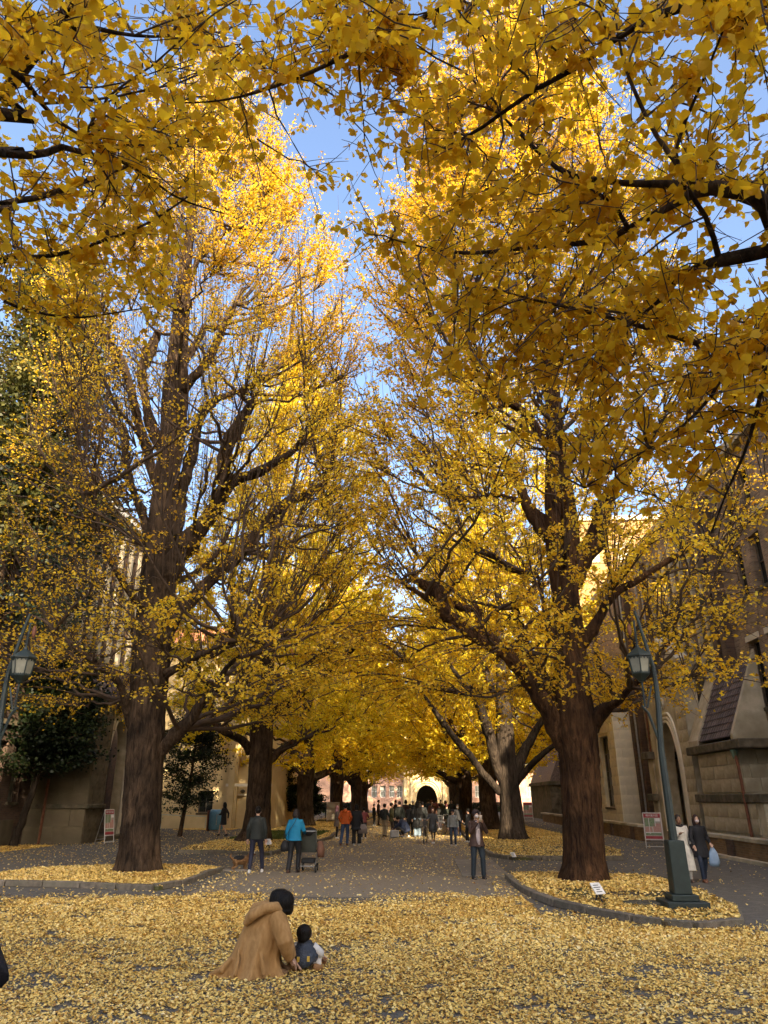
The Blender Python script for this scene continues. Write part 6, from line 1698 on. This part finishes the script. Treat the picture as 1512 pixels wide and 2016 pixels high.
# ------------------------------------------------------------------ bicycles
def bicycle(label, loc, rot):
    r = empty('bicycle', (0, 0, 0), label, 'bicycle', 'bicycles wheeled through the crowd')
    for y in (-.53, .53):
        wb = MB(); wb.torus((0, y, .33), (1, 0, 0), .32, .017, 32, 6); t_ = wb.build('tyre', M['rubber'], r, smooth=True)
        wb = MB(); wb.torus((0, y, .33), (1, 0, 0), .295, .008, 28, 5)
        for k in range(14):
            a = k*2*math.pi/14; wb.tube([(0, y, .33), (0, y+.295*math.cos(a), .33+.295*math.sin(a))], .0022, 3)
        wb.tube([(-.04, y, .33), (.04, y, .33)], .02, 8); wb.build('rim', M['metal'], t_)
        wb = MB(); a = np.linspace(.3, 2.6, 12); wb.tube([(0, y+.35*math.cos(q), .33+.35*math.sin(q)) for q in a], .018, 5); wb.build('mudguard', M['metal'], r)
    b = MB()
    b.tube([(0, .53, .33), (0, .40, .72), (0, .36, .95)], .016, 6); b.tube([(0, .39, .70), (0, .05, .36), (0, -.05, .30)], .02, 6)
    b.tube([(0, -.05, .30), (0, -.18, .80)], .016, 6); b.tube([(0, -.05, .30), (0, -.53, .33), (0, -.15, .68)], .011, 6)
    b.tube([(0, .38, .66), (0, -.13, .55)], .015, 6)
    b.build('frame', plain((.03, .02, .02), .4), r)
    b = MB(); b.tube([(-.28, .16, 1.0), (-.24, .30, 1.03), (-.08, .37, 1.0), (.08, .37, 1.0), (.24, .30, 1.03), (.28, .16, 1.0)], .011, 6); b.build('handlebar', M['metal'], r)
    MB().ell((0, -.20, .84), (.085, .14, .04), 12, 6).build('saddle', plain(BLK), r, smooth=True)
    b = MB()
    for z, s in ((.72, .8), (.80, .88), (.88, .94), (.97, 1.0)):
        q = [(-.18*s, .44, z), (.18*s, .44, z), (.18*s, .44+.28*s, z), (-.18*s, .44+.28*s, z)]
        for k in range(4): b.tube([q[k], q[(k+1) % 4]], .006, 4)
    for k in range(9):
        x = -.18+.045*k; b.tube([(x*.8, .44+.26*.85, .72), (x, .72, .97)], .004, 3); b.tube([(x*.8, .445, .72), (x, .445, .97)], .004, 3)
    b.build('basket', M['metal'], r)
    b = MB(); b.tube([(-.09, -.05, .30), (.09, -.05, .30)], .012, 6); b.obox((-.11, -.05, .22), .08, .09, .02); b.obox((.11, -.05, .40), .08, .09, .02); b.tube([(-.075, -.05, .30), (-.075, -.05, .20)], .01, 5); b.build('pedals', M['rubber'], r)
    r.location = (loc[0], loc[1], 0); r.rotation_euler = (0, 0, rot)
    return r
p = atZ(838, 1661); bicycle('bicycle with wire basket seen head-on beside the woman in charcoal', (p.x, p.y+.3), math.pi-.12)
p = atZ(888, 1645); bicycle('bicycle leaning beside the man in khaki trousers behind the grey sweater', (p.x, p.y+.2), 1.2)

# ------------------------------------------------------------------ crouching woman in the camel coat and the toddler
YW = 9.45
def prof(rows, Y0, n=36, folds=0.0, seed=1, nf=7):
    b = MB(); rr = []
    for (py, xl, xr, dh, dy) in rows:
        a, c = atY(xl, py, Y0+dy), atY(xr, py, Y0+dy); rr.append(((a.x+c.x)/2, Y0+dy, max(.008, a.z), (c.x-a.x)/2, dh))
    return b.rings(rr, n, fold=folds, seed=seed, nf=nf)
cam_coat = nmat('camel_wool', (.28, .150, .052), (.38, .215, .082), 26, .95, 1.0, 6.5, stretch=(1, 1, .35))
g = atZ(500, 1922); wr = empty('person', (g.x, g.y, 0), 'woman in a long camel hooded coat crouching on the fallen leaves', 'person')
b = prof([(1783, 528, 556, .10, -.02), (1792, 508, 559, .16, -.02), (1804, 492, 560, .20, 0), (1820, 481, 560, .24, 0), (1840, 472, 559, .26, 0), (1860, 464, 556, .28, 0),
          (1880, 455, 552, .29, 0), (1896, 445, 553, .31, 0), (1908, 432, 558, .33, 0), (1918, 418, 563, .35, 0), (1925, 406, 560, .37, 0), (1927, 405, 557, .37, 0)], YW, folds=.15, seed=5, nf=6)
s0, s1, s2 = atY(546, 1808, YW-.14), atY(561, 1852, YW-.20), atY(571, 1886, YW-.08)
b.tube([atY(535, 1802, YW-.06), s0, s0.lerp(s1, .5), s1, s1.lerp(s2, .55), s2], [.10, .115, .105, .095, .08, .062], 14)
s3, s4 = atY(566, 1860, YW+.12), atY(576, 1888, YW+.06)
b.tube([atY(548, 1812, YW+.10), s3, s4], [.10, .08, .06], 12)
# hem trailing on the ground to the left and the turned edges of cloth
b.tube([atY(455, 1888, YW-.22), atY(436, 1910, YW-.26), Vector((atY(412, 1923, YW-.2).x, YW-.2, .03))], [.03, .04, .02], 10)
b.tube([atY(500, 1850, YW-.25), atY(515, 1885, YW-.28), atY(520, 1920, YW-.30)], [.012, .022, .03], 10)
b.tube([atY(470, 1868, YW-.24), atY(468, 1895, YW-.30), atY(462, 1922, YW-.33)], [.010, .02, .028], 10)
b.build('coat', cam_coat, wr, remesh=.0115, sm=1)
b = MB(); b.tube([atY(482, 1820, YW-.20), atY(497, 1802, YW-.24), atY(520, 1788, YW-.2), atY(545, 1786, YW-.17), atY(561, 1795, YW-.12)], [.035, .06, .065, .06, .03], 12)
b.tube([atY(485, 1812, YW-.05), atY(505, 1790, YW), atY(535, 1780, YW-.02)], [.04, .08, .06], 12)
b.build('hood', cam_coat, wr, remesh=.012, sm=3)
b = MB()      # body: head, neck, trunk and legs inside the coat, hands
hd = atY(556, 1777, YW-.06)
b.ell(hd, (.085, .09, .115), 14, 10, Matrix.Rotation(.35, 3, 'Y')); b.ell(hd+Vector((.045, .02, -.07)), (.05, .055, .05), 10, 8); b.ell(hd+Vector((.085, .03, -.05)), (.02, .012, .02), 8, 6)
b.tube([atY(535, 1800, YW), hd], [.06, .05], 8); b.tube([atY(500, 1900, YW), atY(520, 1850, YW), atY(532, 1808, YW)], [.16, .15, .12], 10)
b.tube([s1, s2], [.045, .03], 8); hand(b, s2+Vector((0, 0, -.0)), (.35, .15, -.45), -1); b.tube([s3, s4], [.045, .03], 8); hand(b, s4, (.5, -.1, -.35), 1)
for s in (-1, 1): b.tube([(atY(495, 1900, YW).x, YW+.1*s, .24), (atY(528, 1885, YW).x, YW+.11*s, .32), (atY(524, 1915, YW).x, YW+.10*s, .07)], [.08, .05, .04], 8)
body = b.build('body', M['skin'], wr, remesh=.0085, sm=2)
b = prof([(1750, 543, 561, .07, -.03), (1755, 535, 568, .11, -.03), (1765, 531, 572, .125, -.03), (1776, 530, 573, .13, -.03), (1785, 535, 577, .13, -.05), (1793, 545, 577, .12, -.06), (1800, 555, 574, .07, -.06)], YW, n=24, folds=.02)
b.ell(hd+Vector((.035, -.02, .005)), (.105, .11, .125), 14, 10, Matrix.Rotation(.35, 3, 'Y')); b.ell(hd+Vector((.085, 0, -.045)), (.05, .085, .085), 12, 8)
b.build('hair', M['hair'], wr, remesh=.01, sm=2)
for s in (-1, 1):
    x = atY(556, 1918, YW).x; MB().tube([(x-.12, YW+.10*s, .045), (x, YW+.10*s, .045), (x+.08, YW+.10*s, .035)], [.035, .038, .028], 8).build('shoe', plain((.13, .07, .03)), wr, smooth=True)
YT = 9.62
g = atZ(600, 1912); tr_ = empty('toddler', (g.x, g.y, 0), 'toddler with black hair and a dark blue padded vest squatting beside the woman', 'child')
hd = atY(599, 1838, YT)
b = MB(); b.ell(hd, (.082, .085, .088), 12, 10)
for s in (-1, 1): b.ell(hd+Vector((.085*s, 0, -.01)), (.012, .015, .022), 8, 6)
b.tube([hd, atY(600, 1862, YT)], [.05, .06], 8); b.tube([atY(600, 1860, YT), atY(600, 1898, YT)], [.10, .13], 10)
ha, hb = atY(576, 1886, YT+.08), atY(632, 1880, YT+.10)
hand(b, ha, (-.2, .6, -.5), 1); hand(b, hb, (.2, .6, -.5), -1)
b.build('body', M['skin'], tr_, remesh=.0085, sm=2)
b = MB(); b.ell(hd+Vector((0, -.012, .012)), (.094, .095, .092), 14, 10); b.ell(hd+Vector((0, -.045, -.03)), (.075, .06, .07), 12, 8); b.build('hair', M['hair'], tr_, remesh=.010, sm=2)
b = prof([(1852, 589, 611, .055, 0), (1858, 583, 618, .09, 0), (1868, 577, 624, .125, 0), (1880, 572, 627, .14, -.01), (1890, 576, 624, .14, -.02), (1898, 583, 616, .12, -.03), (1905, 593, 605, .07, -.05)], YT, n=28, folds=.05, nf=6)
b.torus(atY(600, 1853, YT), (0, .1, 1), .07, .018, 18, 6)
b.build('vest', nmat('quilted_navy', (.020, .026, .038), (.045, .055, .072), 16, .45, .5, 45), tr_, remesh=.0085, sm=2)
for (a, c) in (((588, 1859), (578, 1878)), ((616, 1862), (631, 1878))):
    b = MB(); e = atY(c[0], c[1], YT+.02); hnd = ha if a[0] < 600 else hb
    b.tube([atY(a[0], a[1], YT), e, hnd], [.05, .052, .038], 10); b.build('sleeve', plain((.55, .52, .47)), tr_, smooth=True)
for (a, k, f) in (((590, 1895), (577, 1887), (579, 1904)), ((612, 1895), (629, 1886), (625, 1902))):
    b = MB(); b.tube([atY(a[0], a[1], YT-.02), atY(k[0], k[1], YT+.06), atY(f[0], f[1], YT-.04)], [.065, .058, .045], 10); b.build('trouser_leg', plain((.50, .46, .40)), tr_, smooth=True)
for x0, x1, y_ in ((586, 566, 1911), (616, 634, 1909)):
    a, c = atY(x0, y_, YT-.06), atY(x1, y_+1, YT-.02); a.z = c.z = .05
    b = MB(); b.tube([a, (a+c)/2, c], [.045, .045, .034], 10); b.build('shoe', plain((.22, .11, .04)), tr_, smooth=True)
b = MB()
for x, y_ in ((587, 1889), (607, 1888)): b.obox(atY(x, y_, YT-.155), .03, .008, .055, .1, .2)
b.build('yellow_print', plain((.55, .36, .06)), tr_)
bake_remesh()
